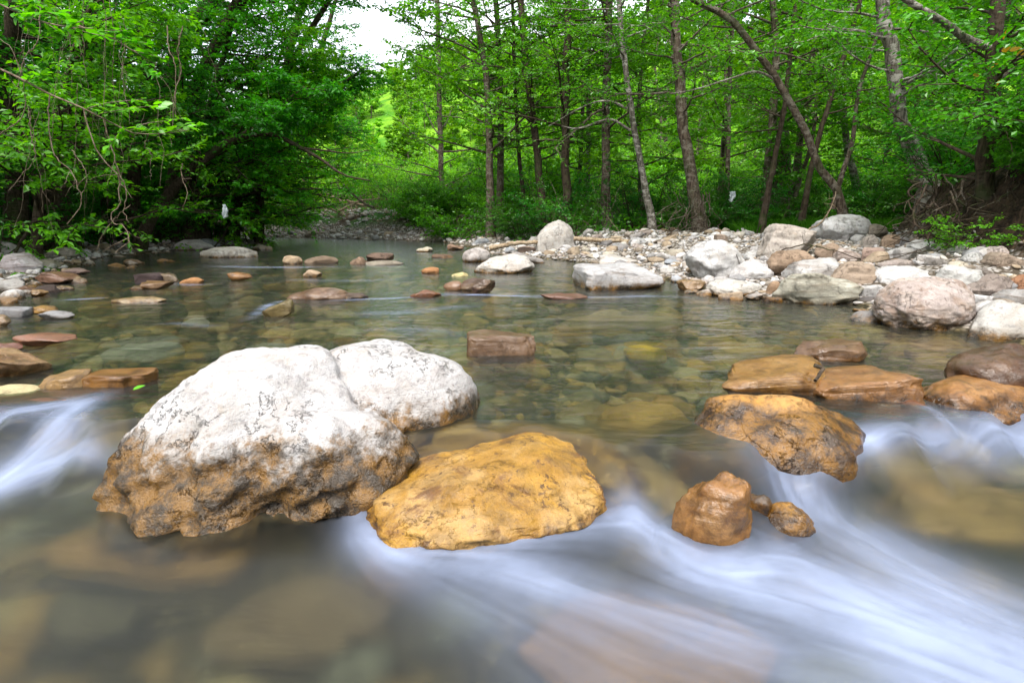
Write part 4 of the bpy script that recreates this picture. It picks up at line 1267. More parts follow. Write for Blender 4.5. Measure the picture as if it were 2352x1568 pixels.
def add_branch(rg, tubes, crown, p, d, length, r0, subs=7, twigs=4, lift=0.03, twl=0.45, jit=0.10, flat=0.25, bare=0.25):
    pts = wander(rg, p, d, length, 6, jit, lift)
    tubes.add(pts, np.linspace(r0, max(0.004, r0 * 0.2), len(pts)), 5)
    for j in range(subs):
        t = bare + (1 - bare) * (j + rg.random()) / subs
        i = min(int(t * 6), 5)
        f = t * 6 - i
        q = pts[i] * (1 - f) + pts[i + 1] * f
        dd = pts[i + 1] - pts[i]; dd /= np.linalg.norm(dd)
        sd = np.cross(dd, [0, 0, 1.0]); sd /= np.linalg.norm(sd) + 1e-6
        s = 1 if j % 2 else -1
        d2 = dd * 0.6 + sd * s * rg.uniform(0.5, 1.0) + np.array([0, 0, rg.normal() * flat])
        L2 = length * rg.uniform(0.25, 0.45) * (1.15 - 0.6 * t)
        sp = wander(rg, q, d2, L2, 3, 0.12, lift)
        tubes.add(sp, np.linspace(max(0.004, r0 * 0.35), 0.003, 4), 3)
        for m in range(twigs):
            tt = (m + rg.random()) / twigs * 3
            a = min(int(tt), 2)
            b = sp[a] + (sp[a + 1] - sp[a]) * (tt - a)
            sdir = sp[a + 1] - sp[a]
            sdir /= np.linalg.norm(sdir)
            tw = sdir + np.cross(sdir, [0, 0, 1.0]) * (1 if m % 2 else -1) * rg.uniform(0.3, 1.1) + np.array([0, 0, rg.normal() * flat])
            crown.twig(b, tw, twl * rg.uniform(0.6, 1.2))
    crown.twig(pts[-2], pts[-1] - pts[-2], twl)

def make_tree(name, label, cat, path, radii, bark, leaf, rg, nbr=30, t0=0.15, t1=0.98, len0=2.6, len1=0.9, az=None, azs=0.0,
              per=10, L=0.085, W=0.05, color=(1, 1, 1), group=None, subs=7, twigs=4, elev=0.15, sides=9, loc=None, tone=0.0, droop=0.25, flare=True, maxz=None, lift=0.02):
    """path in world coordinates, from the root up"""
    path = np.asarray(path, float)
    base = path[0].copy() if loc is None else np.asarray(loc, float)
    P = smooth_path(path, 22) - base
    rad = np.interp(np.linspace(0, 1, 22), np.linspace(0, 1, len(radii)), radii)
    P[1:-1] += rg.normal(size=(20, 3)) * np.minimum(rad[1:-1, None] * 0.12, 0.02)
    if flare:
        rad = rad * (1 + 0.7 * np.exp(-np.linspace(0, 22, 22) / 1.3))
    P[0, 2] -= 0.25
    tb = Tubes()
    tb.add(P, rad, sides)
    cr = Crown()
    for k in range(nbr):
        t = t0 + (t1 - t0) * (k + rg.random()) / nbr
        i = min(int(t * 21), 20)
        f = t * 21 - i
        q = P[i] * (1 - f) + P[i + 1] * f
        if maxz is not None and q[2] > maxz:
            continue
        a = rg.uniform(0, 2 * np.pi)
        d = np.array([math.cos(a), math.sin(a), rg.normal(elev, 0.18)])
        if az is not None:
            d[:2] += np.array([math.cos(az), math.sin(az)]) * azs
        ln = (len0 + (len1 - len0) * (t - t0) / (t1 - t0)) * rg.uniform(0.7, 1.2)
        add_branch(rg, tb, cr, q, d, ln, max(0.008, min(rad[i] * 0.4, 0.012 * ln + 0.006)), subs, twigs, lift)
    root = empty(name, base)
    tag(root, label, cat, group)
    tr = obj('trunk', tb.mesh('trunk', bark), root)
    if cr.tb:
        cw = obj('crown', cr.mesh('crown', leaf, rg, per, L, W, droop, tone), root)
        cw['kind'] = 'stuff'
        cw.color = (*color, 1)
    return root

def set_color(root, color):
    for ch in root.children:
        ch.color = (*color, 1)

def limb_part(root, pix, Y, r0, r1, mat, name='limb', label=None, Y2=None, n=18):
    ys = np.linspace(Y, Y2 or Y, len(pix))
    pts = np.array([at(u, v, yy) for (u, v), yy in zip(pix, ys)]) - np.array(root.location)
    P = smooth_path(pts, n)
    tb = Tubes(); tb.add(P, np.linspace(r0, r1, n), 7)
    o = obj(name, tb.mesh(name, mat), root)
    return o, P

def pixpath(pix, Y, up=6.0, Y2=None, lean=(0, 0)):
    ys = np.linspace(Y, Y2 or Y, len(pix))
    P = [at(u, v, yy) for (u, v), yy in zip(pix, ys)]
    d = P[-1] - P[-2]; d /= np.linalg.norm(d)
    d = d + np.array([lean[0], lean[1], 0.5]); d /= np.linalg.norm(d)
    P.append(P[-1] + d * up * 0.5); P.append(P[-1] + d * up * 0.5)
    return np.array(P)

rt = np.random.default_rng(21)
# --- right bank trunks, placed one by one
T = {}
def trunk_tree(label, pix, Y, wpx, up=6, **kw):
    ax = Y * _cp
    r = wpx * 0.78 / 2 / FPX * ax
    path = pixpath(pix, Y, up, lean=kw.pop('lean', (0, 0)))
    path[0][2] = min(path[0][2], terr1(path[0][0], path[0][1]))
    return make_tree(kw.pop('name', 'riverside_tree'), label, 'tree', path, [r * 1.15, r, r * 0.9, r * 0.75, r * 0.3], kw.pop('bark', M_BARK), kw.pop('leaf', M_LEAF), rt, group='trees along the right bank', **kw)

trunk_tree('slim straight tree with sparse fine twigs standing alone against the sky', [(1020, 520), (1015, 420), (1008, 200), (1004, 0)], 26, 15, 5, nbr=46, t0=0.12, len0=3.4, len1=1.6, per=6, subs=7, twigs=4, elev=0.35, L=0.10, W=0.06, color=(1.2, 1.2, 0.9), bark=M_BARK)
trunk_tree('dark slim trunk at the left end of the right-bank row', [(1258, 535), (1245, 450), (1232, 330), (1212, 180), (1195, 0)], 18, 22, 6, nbr=36, len0=3.0, t0=0.28, per=9, color=(1.0, 1.05, 0.9), bark=M_BARK_DARK)
trunk_tree('straight dark trunk with a ragged foot, second in the right-bank row', [(1308, 530), (1301, 400), (1299, 250), (1303, 50)], 17, 24, 6, nbr=34, len0=3.0, t0=0.30, per=9, bark=M_BARK_DARK)
trunk_tree('straight mid-brown trunk just left of the leaning pale one', [(1396, 530), (1391, 400), (1392, 250), (1398, 60)], 17.5, 25, 6, nbr=32, len0=3.0, t0=0.30, per=9, bark=M_BARK)
t5 = trunk_tree('pale mottled trunk leaning left above the driftwood', [(1502, 535), (1466, 350), (1441, 190), (1424, 40)], 15.5, 17, 5, nbr=22, len0=2.6, t0=0.45, per=8, bark=M_BARK_PALE)
t6 = trunk_tree('stout brown trunk with vine roots at its foot beside the driftwood end', [(1612, 545), (1592, 430), (1572, 300), (1558, 150), (1549, 0)], 14.5, 32, 6, nbr=30, len0=2.8, t0=0.36, per=9, bark=M_BARK)
t7 = trunk_tree('curved thin tree bowing far over to the left from the white boulders', [(1948, 500), (1925, 445), (1880, 380), (1832, 262), (1760, 150), (1680, 48), (1580, -8)], 11.8, 21, 3, nbr=16, len0=1.8, t0=0.5, per=8, bark=M_BARK, lean=(-0.7, 0))
limb_part(t7, [(1912, 480), (1934, 400), (1958, 325), (1972, 210), (2012, 90), (2030, -40)], 11.8, 0.055, 0.025, M_BARK)
limb_part(t7, [(1790, 190), (1740, 165), (1680, 180), (1600, 205), (1540, 216)], 11.8, 0.026, 0.008, M_BARK_PALE)
limb_part(t5, [(1448, 300), (1400, 275), (1330, 295), (1290, 290)], 15.5, 0.04, 0.012, M_BARK_PALE)
limb_part(t5, [(1441, 250), (1395, 232), (1340, 245), (1260, 290)], 15.5, 0.035, 0.010, M_BARK_PALE)
t8 = trunk_tree('thick pale blotched trunk rising from the undercut bank', [(2140, 450), (2098, 350), (2066, 250), (2048, 120), (2026, -10)], 10.4, 42, 6, nbr=18, len0=2.4, t0=0.34, per=9, bark=M_BARK_PALE, name='mottled_tree', color=(0.9, 1, 0.9))
t9 = trunk_tree('dark ivy-clad trunk near the right edge with yellow leaves', [(2290, 575), (2266, 450), (2266, 330), (2280, 200), (2292, 0)], 8.3, 44, 6, nbr=26, len0=2.0, t0=0.22, per=9, bark=M_BARK_DARK, leaf=M_LEAF, name='ivy_tree', color=(0.8, 1.0, 0.9))
limb_part(t9, [(2276, 110), (2225, 92), (2165, 50), (2085, 2), (2030, -40)], 8.3, 0.055, 0.035, M_BARK_PALE)
limb_part(t9, [(2285, 185), (2320, 160), (2360, 110), (2400, 60)], 8.3, 0.045, 0.03, M_BARK)
trunk_tree('thin forked dark sapling behind the white boulders', [(1752, 500), (1772, 400), (1785, 330), (1802, 250), (1818, 100)], 13.5, 15, 4, nbr=18, len0=1.6, t0=0.4, per=8, bark=M_BARK_DARK)
trunk_tree('thick grey-green trunk half hidden in leaves behind the bowed tree', [(1800, 520), (1795, 300), (1782, 80), (1770, 0)], 23, 40, 7, nbr=30, len0=3.2, t0=0.25, per=9, bark=M_BARK, color=(1.2, 1.15, 0.8))
trunk_tree('slanting dark stem seen between bowed tree and mottled trunk', [(1840, 500), (1870, 360), (1915, 200), (1960, 60)], 15, 14, 4, nbr=16, len0=2.0, t0=0.3, per=8, bark=M_BARK_DARK)
trunk_tree('pale thin stem deep in the woods between the row trunks', [(1345, 520), (1352, 330), (1348, 100)], 22, 13, 5, nbr=26, len0=3.0, t0=0.3, per=8, bark=M_BARK_PALE, color=(1.3, 1.2, 0.8))
trunk_tree('thin dark stem leaning between the row trunks', [(1212, 520), (1190, 330), (1180, 100)], 20, 11, 5, nbr=24, len0=2.6, t0=0.25, per=8, bark=M_BARK_DARK)
trunk_tree('slim brown stem right of the stout trunk', [(1668, 520), (1672, 330), (1680, 90)], 17, 13, 5, nbr=24, len0=2.6, t0=0.3, per=8, bark=M_BARK)
trunk_tree('slim upright stem in front of the mottled trunk bank', [(1990, 500), (1940, 300), (1950, 80)], 19, 18, 6, nbr=26, len0=3.0, t0=0.25, per=9, bark=M_BARK_PALE, color=(1.2, 1.15, 0.8))

# --- left bank trees
def left_tree(label, pix, Y, wpx, up=6, **kw):
    r = wpx / 2 / FPX * Y * _cp
    path = pixpath(pix, Y, up, lean=kw.pop('lean', (0.35, 0)))
    path[0][2] = min(path[0][2], terr1(path[0][0], path[0][1]))
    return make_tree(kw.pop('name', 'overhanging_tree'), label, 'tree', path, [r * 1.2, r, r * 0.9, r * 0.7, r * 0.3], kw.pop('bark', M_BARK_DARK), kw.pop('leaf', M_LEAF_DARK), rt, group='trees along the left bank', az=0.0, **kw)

left_tree('thick dark trunk leaning right behind the hanging vines', [(112, 500), (127, 403), (165, 260), (204, 115), (228, 0)], 13.6, 58, 5, nbr=44, len0=3.0, azs=0.5, t0=0.2, L=0.10, W=0.06, per=10)
l2 = left_tree('dark forked tree arching over the stream from the left bank', [(440, 525), (420, 350), (405, 220), (420, 90), (470, 30)], 18.5, 44, 5, nbr=48, len0=3.6, azs=0.8, t0=0.2, L=0.10, W=0.06, per=11, lean=(0.6, 0))
limb_part(l2, [(432, 70), (500, 12), (560, 30), (600, 70)], 18.5, 0.15, 0.04, M_BARK_DARK)
limb_part(l2, [(370, 45), (440, 90), (490, 150), (555, 205), (620, 228)], 18, 0.13, 0.03, M_BARK_DARK)
limb_part(l2, [(435, 352), (480, 315), (540, 275), (600, 262), (655, 255)], 17, 0.045, 0.012, M_BARK)
left_tree('dark tree further along the left bank reaching toward midstream', [(585, 540), (600, 420), (640, 300), (660, 150), (690, 20)], 23, 18, 5, nbr=46, len0=4.0, azs=0.9, t0=0.15, L=0.11, W=0.065, per=10, lean=(0.5, 0))
left_tree('farthest left-bank tree with low boughs over the far gravel', [(690, 540), (700, 420), (720, 300), (735, 140)], 28, 14, 4, nbr=40, len0=3.6, azs=0.7, t0=0.15, L=0.12, W=0.07, per=10, color=(1.5, 1.3, 0.8), maxz=8)
left_tree('mossy stem at the left edge hung with creepers', [(20, 500), (35, 330), (20, 150), (40, 0)], 12.4, 34, 5, nbr=36, len0=2.6, azs=0.5, t0=0.2, L=0.10, W=0.06, per=10)
left_tree('slender dark stem between the vine curtain and forked tree', [(300, 520), (310, 350), (330, 180), (320, 0)], 16.2, 24, 5, nbr=40, len0=3.2, azs=0.8, t0=0.15, L=0.10, W=0.06, per=10)
left_tree('bushy tree leaning out low over the water at left', [(520, 540), (540, 440), (600, 350), (680, 280)], 21, 18, 3, nbr=34, len0=2.6, azs=0.8, t0=0.1, L=0.10, W=0.06, per=11, lean=(0.8, 0))
left_tree('high leafy bough tree whose sprays cross the sky gap', [(380, 520), (420, 300), (520, 60), (640, -120)], 17.2, 26, 3, nbr=44, len0=3.0, azs=0.9, t0=0.45, t1=1.0, L=0.085, W=0.05, per=10, lean=(0.9, 0.2))

left_tree('thin high tree whose leafy sprays hang across the left half of the sky gap', [(590, 520), (610, 300), (680, 130), (770, -20), (840, -120)], 19.5, 12, 2, nbr=30, len0=2.6, azs=0.6, t0=0.45, t1=1.0, L=0.12, W=0.07, per=8, lean=(0.6, 0))
ll = left_tree('dark tree bowed low over the stream, its limb arching down toward the far gravel', [(305, 540), (400, 430), (500, 340), (560, 312)], 15.2, 20, 2, nbr=20, len0=2.0, azs=0.7, t0=0.3, L=0.12, W=0.07, per=9)
limb_part(ll, [(545, 318), (620, 308), (695, 342), (740, 368), (790, 402), (850, 415)], 15.2, 0.075, 0.015, M_BARK_DARK)
limb_part(ll, [(690, 340), (740, 345), (800, 352), (850, 345)], 15.2, 0.03, 0.008, M_BARK_DARK)
# --- woodland prototypes, then copies with colours of their own
def proto_tree(name, h, r, seed, **kw):
    rg = np.random.default_rng(seed)
    pth = np.array([[0, 0, 0], [rg.normal() * 0.2, rg.normal() * 0.2, h * 0.35], [rg.normal() * 0.35, rg.normal() * 0.35, h * 0.7], [rg.normal() * 0.5, rg.normal() * 0.5, h]])
    return make_tree(name, '-', 'tree', pth, [r, r * 0.8, r * 0.5, r * 0.15], kw.pop('bark', M_BARK), kw.pop('leaf', M_LEAF), rg, loc=(0, 0, 0), maxz=8.2, **kw)

W1 = proto_tree('woodland_tree', 12, 0.10, 1, nbr=46, t0=0.10, len0=3.2, len1=1.0, L=0.13, W=0.08, per=9)
W2 = proto_tree('woodland_tree', 14, 0.12, 2, nbr=50, t0=0.16, len0=3.6, len1=1.0, L=0.14, W=0.085, per=9)
W3 = proto_tree('woodland_tree', 10, 0.08, 3, nbr=44, t0=0.06, len0=2.6, len1=0.8, L=0.12, W=0.075, per=10)
rg_o = np.random.default_rng(77)
OV = make_tree('overhanging_tree', '-', 'tree', np.array([[0, 0, 0], [0.5, 0, 2.2], [1.3, 0.1, 4.6], [2.4, 0.0, 7.5]]), [0.13, 0.11, 0.09, 0.03], M_BARK_DARK, M_LEAF_DARK, rg_o,
               loc=(0, 0, 0), nbr=54, t0=0.10, len0=4.6, len1=2.2, az=0.0, azs=1.1, elev=0.10, L=0.105, W=0.065, per=11, subs=8, twigs=4, lift=0.0)
OV2 = make_tree('overhanging_tree', '-', 'tree', np.array([[0, 0, 0], [0.5, 0.1, 2.0], [1.5, 0.1, 4.4], [2.9, 0.0, 7.0]]), [0.12, 0.10, 0.08, 0.03], M_BARK_DARK, M_LEAF, rg_o,
               loc=(0, 0, 0), nbr=40, t0=0.10, len0=4.2, len1=2.4, az=0.0, azs=1.1, elev=0.14, L=0.15, W=0.085, per=8, subs=7, twigs=4, lift=0.0)
H1 = proto_tree('hillside_tree', 9, 0.16, 4, nbr=26, t0=0.10, len0=3.2, len1=1.4, L=0.42, W=0.30, per=7, subs=5, twigs=3, leaf=M_LEAF_LIME)
H2 = proto_tree('hillside_tree', 7, 0.14, 5, nbr=24, t0=0.08, len0=2.8, len1=1.4, L=0.40, W=0.28, per=7, subs=5, twigs=3, leaf=M_LEAF_LIME)

def proto_shrub(seed, h=2.2, n=9, leaf=M_LEAF, L=0.085, W=0.052, per=9):
    rg = np.random.default_rng(seed)
    tb, cr = Tubes(), Crown()
    for k in range(n):
        a = rg.uniform(0, 6.28)
        add_branch(rg, tb, cr, (rg.normal() * 0.15, rg.normal() * 0.15, -0.1), (math.cos(a) * 0.6, math.sin(a) * 0.6, rg.uniform(0.5, 1.2)), h * rg.uniform(0.7, 1.2), 0.018, 8, 4, -0.05, 0.32, 0.12, 0.3, 0.1)
    root = empty('shrub', (0, 0, 0))
    obj('stem', tb.mesh('stem', M_BARK_DARK), root)
    c = obj('foliage', cr.mesh('foliage', leaf, rg, per, L, W), root)
    c['kind'] = 'stuff'
    return root

B1 = proto_shrub(31); B2 = proto_shrub(32, 1.6, 8); B3 = proto_shrub(33, 2.8, 10, M_LEAF_DARK)
used_first = set()
def place(proto_root, x, y, sc, color, label, cat, group, z=None, rot=None):
    if proto_root.name not in used_first:
        used_first.add(proto_root.name); o = proto_root
    else:
        o = copy_tree_fast(proto_root)
    o.location = (x, y, (terr1(x, y) if z is None else z) - 0.05)
    o.rotation_euler = (0, 0, rng.uniform(0, 6.28) if rot is None else rot)
    o.scale = (sc, sc, sc)
    tag(o, where_label(label, x, y, sc) if group and rot is None else label, cat, group)
    for ch in o.children:
        ch.color = (*color, 1)
    return o

def copy_tree_fast(o):
    c = o.copy(); COL.objects.link(c)
    for ch in o.children:
        d = ch.copy(); COL.objects.link(d); d.parent = c
    return c

TRUNKS = [(112, 'the thick leaning trunk'), (300, 'the slender dark stem'), (440, 'the dark forked tree'), (620, 'the dark arching limb'), (800, 'the far gravel'), (1010, 'the slim lone tree'), (1240, 'the dark slim trunk'), (1302, 'the straight dark trunk'),
          (1394, 'the mid-brown trunk'), (1475, 'the pale leaning trunk'), (1590, 'the stout brown trunk'), (1675, 'the slim brown stem'), (1772, 'the forked sapling'), (1900, 'the bowed thin tree'), (2090, 'the thick blotched trunk'), (2275, 'the ivy-clad trunk')]
_labs = {}
def where_label(base, x, y, sc):
    u = CX + FPX * x / max(0.5, y * _cp)
    if y < 4 or u < -60 or u > 2420:
        return base
    t = min(TRUNKS, key=lambda q: abs(q[0] - u))
    d = u - t[0]
    rel = 'in line with' if abs(d) < 14 else (('just ' if abs(d) < 45 else '') + ('right of ' if d > 0 else 'left of '))
    far = {0: 'near', 1: 'middle', 2: 'far'}[0 if y < 17 else (1 if y < 25 else 2)] if y < 46 else ('lower' if y < 70 else ('mid-slope' if y < 88 else 'ridge-top'))
    cand_ = [f'{base}, {rel} {t[1]}'.replace('  ', ' '), f'{far} {base}, {rel} {t[1]}'.replace('  ', ' ')]
    for c in cand_:
        if c not in _labs and len(c.split()) <= 16:
            break
    _labs[c] = 1
    return c

def jit(c, s=0.12):
    k = rng.normal(1, s)
    return tuple(max(0.3, q * k * rng.normal(1, 0.04)) for q in c)

# right-hand woods behind the row
cnt = 0
for gy_ in [18.9, 21.5, 37, 41, 45]:
    half = gy_ * 0.95
    for gx_ in np.arange(-0.5 + max(0, (gy_ - 30) * 0.0), half + 3, 3.6):
        x = gx_ + rng.normal() * 0.8; y = gy_ + rng.normal() * 0.8
        if x / y < -0.05:
            continue
        if x < 0.6 and y > 24: continue
        pr = (W1, W2, W3)[rng.integers(3)]
        deep = (y - 19) / 13  # leaf tint lightens with depth, standing for light far inside the woods
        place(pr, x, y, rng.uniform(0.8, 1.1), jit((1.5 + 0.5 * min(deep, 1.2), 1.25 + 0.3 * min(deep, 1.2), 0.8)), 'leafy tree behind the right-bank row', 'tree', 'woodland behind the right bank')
        cnt += 1
for k in range(60):
    y = rng.uniform(25, 36); x = rng.uniform(0.02, 0.95) * y
    place((B1, B2)[rng.integers(2)], x, y, rng.uniform(1.0, 2.0), jit((1.4, 1.2, 0.8)), 'sunlit lime bush in the glade', 'shrub', 'bushes of the sunny glade')
for k in range(34):
    y = rng.uniform(27, 38); x = rng.uniform(-0.47, 0.0) * y
    if -0.30 < x / y < -0.22 and y < 33: continue
    place((B1, B2)[rng.integers(2)], x, y, rng.uniform(0.9, 1.7), jit((1.9, 1.45, 0.8)), 'bright bush up the valley', 'shrub', 'bushes beyond the far gravel')
# steep near bank on the right
for (x, y) in [(9.8, 8.9), (9.8, 11.5), (10.8, 13.6), (12.4, 10.5), (12.9, 13.2), (13, 16), (11.9, 7.6), (15, 12), (16, 15.5), (11.3, 16.8), (8.2, 17.5)]:
    place((W1, W3)[rng.integers(2)], x, y, rng.uniform(0.7, 0.95), jit((0.95, 1.0, 0.85)), 'leafy tree on the steep right bank', 'tree', 'trees on the steep right bank')
# left wooded slope
for gy_ in np.arange(6, 34, 2.6):
    for k in range(4):
        x = float(xl(gy_)) - 3.4 - k * 2.8 + rng.normal() * 0.6; y = gy_ + rng.normal() * 0.7
        if k == 0 and y < 9: continue
        if not inview(np.array(x + 3.5), np.array(y)): continue
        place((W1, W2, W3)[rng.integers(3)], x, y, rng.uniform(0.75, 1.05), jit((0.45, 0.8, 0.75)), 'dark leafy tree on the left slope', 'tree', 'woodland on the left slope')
        cnt += 1
# unseen trees added along the stream, round the camera, to cut foreground light
for (x, y) in [(-10.5, 3), (-11.5, -1), (-10, -5), (-12, -9.5), (11.5, 3.0), (12, 0), (11, -4), (11, -8.5), (-5, -13), (1, -14.5), (6, -13)]:
    place((W1, W2)[rng.integers(2)], x, y, rng.uniform(0.9, 1.15), jit((1.0, 1.0, 0.85)), 'unseen leafy tree added on the stream bank beside the camera', 'tree', 'unseen trees lining the near stream banks', z=1.0)
for k, (y, s_, cl) in enumerate([(11.5, 0.8, (1.4, 1.3, 0.8)), (13.8, 0.95, (1.0, 1.1, 0.8)), (15.6, 0.85, (1.3, 1.2, 0.8)), (17.4, 1.0, (1.8, 1.5, 0.8)), (19.3, 0.9, (1.9, 1.55, 0.8)),
                                  (21.2, 0.72, (1.9, 1.55, 0.8)), (23.2, 0.8, (1.6, 1.3, 0.8)), (25.6, 0.8, (1.6, 1.25, 0.7)), (28.5, 0.75, (2.0, 1.4, 0.6))]):
    if k in (1, 2): continue
    place(OV if k % 2 else OV2, float(xl(y)) - 0.9, y, s_, cl, ['leafy tree leaning over the stream beside the hanging vines', 'leaning leafy tree next to the dark forked tree', 'leaning leafy tree with low layered boughs', 'tall leaning tree with wide boughs over the water',
          'leaning tree in the middle of the left woods edge', 'large leaning tree whose sprays reach the sky gap', 'leaning tree near the far gravel with drooping sprays', 'leaning tree close to the stream bend', 'lightest green leaning tree at the stream bend'][k], 'tree', 'trees leaning over from the left bank', rot=rng.normal(0, 0.35))
place(OV2, float(xl(20.5)) - 1.4, 20.5, 0.9, (1.5, 1.3, 0.8), 'tallest leaning tree, its thin sprays hanging over the sky gap', 'tree', 'trees leaning over from the left bank', rot=0.15)
# low leafy wall of the left bank
for k in range(12):
    y = 9.5 + 1.6 * k + rng.normal() * 0.3; x = float(xl(y)) - rng.uniform(1.6, 2.6)
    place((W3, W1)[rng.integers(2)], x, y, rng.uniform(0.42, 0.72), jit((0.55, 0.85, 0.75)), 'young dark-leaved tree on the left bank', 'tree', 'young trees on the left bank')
# hillside
for k in range(150):
    y = rng.uniform(48, 108); x = rng.uniform(-0.62, 0.75) * y
    if y < 66 and x < 0.12 * y: continue
    if x > 0.35 * y and y < 60: continue
    if rng.random() < 0.25 and -0.35 * y < x < -0.12 * y: continue
    place((H1, H2)[rng.integers(2)], x, y, rng.uniform(0.7, 1.15) * (0.5 if x < 0.1 * y else 1.0), jit((1.0, 1.0, 1.0), 0.15), 'spring green tree on the hill', 'tree', 'trees on the hillside')
for k in range(210):
    y = rng.uniform(50, 104); x = rng.uniform(-0.32, 0.12) * y
    place((H2, H1)[int(rng.random() < 0.3)], x, y, rng.uniform(0.25, 0.5), jit((1.1, 1.0, 0.8), 0.12), 'small lime bush on the hillside', 'bush', 'bushes on the open hillside')
# shrubs
for k in range(40):
    u = rng.uniform(900, 1250); v = rng.uniform(520, 540)
    y = rng.uniform(18.5, 25); x = (u - CX) / FPX * y * _cp
    if k >= 14: break
    place((B1, B2)[rng.integers(2)], x, max(y, 20 + (0.0 if x > -2 else 3.0)), rng.uniform(0.8, 1.3), jit((0.95, 1.0, 0.8)), 'low bush at the far gravel edge', 'shrub', 'bushes beside the far gravel')
for k in range(46):
    y = rng.uniform(15.5, 19.5); x = rng.uniform(0.0, 0.85) * y
    place((B1, B2, B3)[rng.integers(3)], x, y, rng.uniform(0.5, 0.95), jit((0.6, 0.75, 0.8)), 'low bush under the right bank trees', 'shrub', 'understorey of the right bank')
for k in range(46):
    y = rng.uniform(8.5, 29); x = float(xl(y)) - rng.uniform(1.0, 4.2)
    place((B1, B3, B3)[rng.integers(3)], x, y, rng.uniform(0.4, 1.0), jit((0.6, 0.85, 0.7)), 'dark bush at the left bank foot', 'shrub', 'understorey of the left bank')
for k in range(26):
    y = rng.uniform(6.2, 12); x = float(xbank(y)) + rng.uniform(0.5, 2.6)
    place((B1, B2, B3)[rng.integers(3)], x, y, rng.uniform(0.45, 0.8), jit((0.8, 1.0, 0.8)), 'bush on the undercut bank', 'shrub', 'bushes on the undercut bank')
P_ = at(2230, 575, 7.7)
place(B2, P_[0], P_[1], 0.42, (1.6, 1.4, 0.8), 'bright young bush in front of the dark undercut bank', 'shrub', None, z=P_[2])
for pr in (OV, OV2, W1, W2, W3, H1, H2, B1, B2, B3):
    if pr.name not in used_first:
        for ch in list(pr.children): bpy.data.objects.remove(ch)
        bpy.data.objects.remove(pr)

# ------------------------------------------------------------------ ground cover and grass
def cover(n, okf, rngs, L, W, hmax, leaf, name, label):
    pts = np.array(scatter(n, 1, 2, okf, rngs))
    x, y = pts[:, 0], pts[:, 1]
    z = terr(x, y) + rng.random(n) ** 1.5 * hmax
    P = np.stack([x, y, z], 1)
    D = rng.normal(size=(n, 3)); D[:, 2] = rng.normal(size=n) * 0.3
    sz = rng.uniform(0.6, 1.3, n)
    v, f = leaf_quads(P, D, L * sz, W * sz)
    o = obj(name, mesh_np(name, v, f, leaf, False, {'tone': ('FACE', np.clip(rng.normal(0.5, 0.28, n), 0, 1))}))
    o.color = (1, 1, 1, 1)
    tag(o, label, None, None, 'stuff')
    return o

cover(16000, lambda x, y: (x > xbank(y) + 0.5) | ((y > 15.6) & (x - xr(y) > 3.0)), (-2, 17, 6, 21), 0.10, 0.065, 0.5, M_LEAF, 'ground_cover', 'low leafy growth on the floor of the right woods').color = (0.9, 1, 0.9, 1)
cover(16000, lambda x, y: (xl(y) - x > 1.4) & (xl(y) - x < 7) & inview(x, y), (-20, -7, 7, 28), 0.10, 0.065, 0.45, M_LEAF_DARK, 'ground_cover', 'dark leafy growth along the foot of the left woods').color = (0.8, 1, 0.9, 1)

def grass(n, okf, rngs, h, name, label):
    pts = np.array(scatter(n, 1, 2, okf, rngs))
    x, y = pts[:, 0], pts[:, 1]
    b = np.stack([x, y, terr(x, y) - 0.01], 1)
    a = rng.uniform(0, 6.28, n)
    s = np.stack([np.cos(a), np.sin(a), 0 * a], 1) * 0.007
    hh = h * rng.uniform(0.5, 1.2, n)[:, None]
    lean = np.stack([rng.normal(size=n), rng.normal(size=n), 0 * a], 1) * 0.25
    mid = b + hh * 0.55 * np.array([0, 0, 1.0]) + lean * hh * 0.35
    tip = b + hh * 0.9 * np.array([0, 0, 1.0]) + lean * hh * 1.3
    v = np.stack([b - s, b + s, mid + s * 0.8, tip, mid - s * 0.8], 1).reshape(-1, 3)
    f = np.arange(n)[:, None] * 5 + np.arange(5)[None, :]
    o = obj(name, mesh_np(name, v, f, M_GRASS, False, {'tone': ('FACE', rng.random(n))}))
    tag(o, label, None, None, 'stuff')
grass(26000, lambda x, y: (y > 13.4) & (x > 5.5) & (x < 12.5), (5.5, 12.5, 13.4, 19.5), 0.34, 'grass', 'bright grass on the clearing behind the white boulders')

# ------------------------------------------------------------------ vines, near bough, driftwood, roots, scraps
def vine_obj(pts, r0, r1, label, name='hanging_vine', cat='vine', group=None, mat=M_VINE, n=26, jitter=0.006, twigs=0, where=False):
    if name == 'hanging_vine':
        r0 *= 0.7; r1 *= 0.7
    P = smooth_path(pts, n)
    P[1:-1] += rng.normal(size=(n - 2, 3)) * jitter
    tb = Tubes()
    tb.add(P, np.linspace(r0, r1, n), 6)
    for k in range(twigs):
        i = int(rng.integers(n // 4, n - 2))
        d = rng.normal(size=3) * 0.7 + np.array([0, 0, -0.4])
        tb.add(wander(rng, P[i], d, rng.uniform(0.10, 0.35), 5, 0.16, -0.05), np.linspace(r1 * 0.9, r1 * 0.35, 6), 4)
    loc = P[0].copy()
    me = tb.mesh(name, mat)
    me.transform(Matrix.Translation(-Vector(loc)))
    o = obj(name, me, None, loc)
    if where:
        label = where_label(label, loc[0], loc[1], 1)
    tag(o, label, cat, group)
    return o

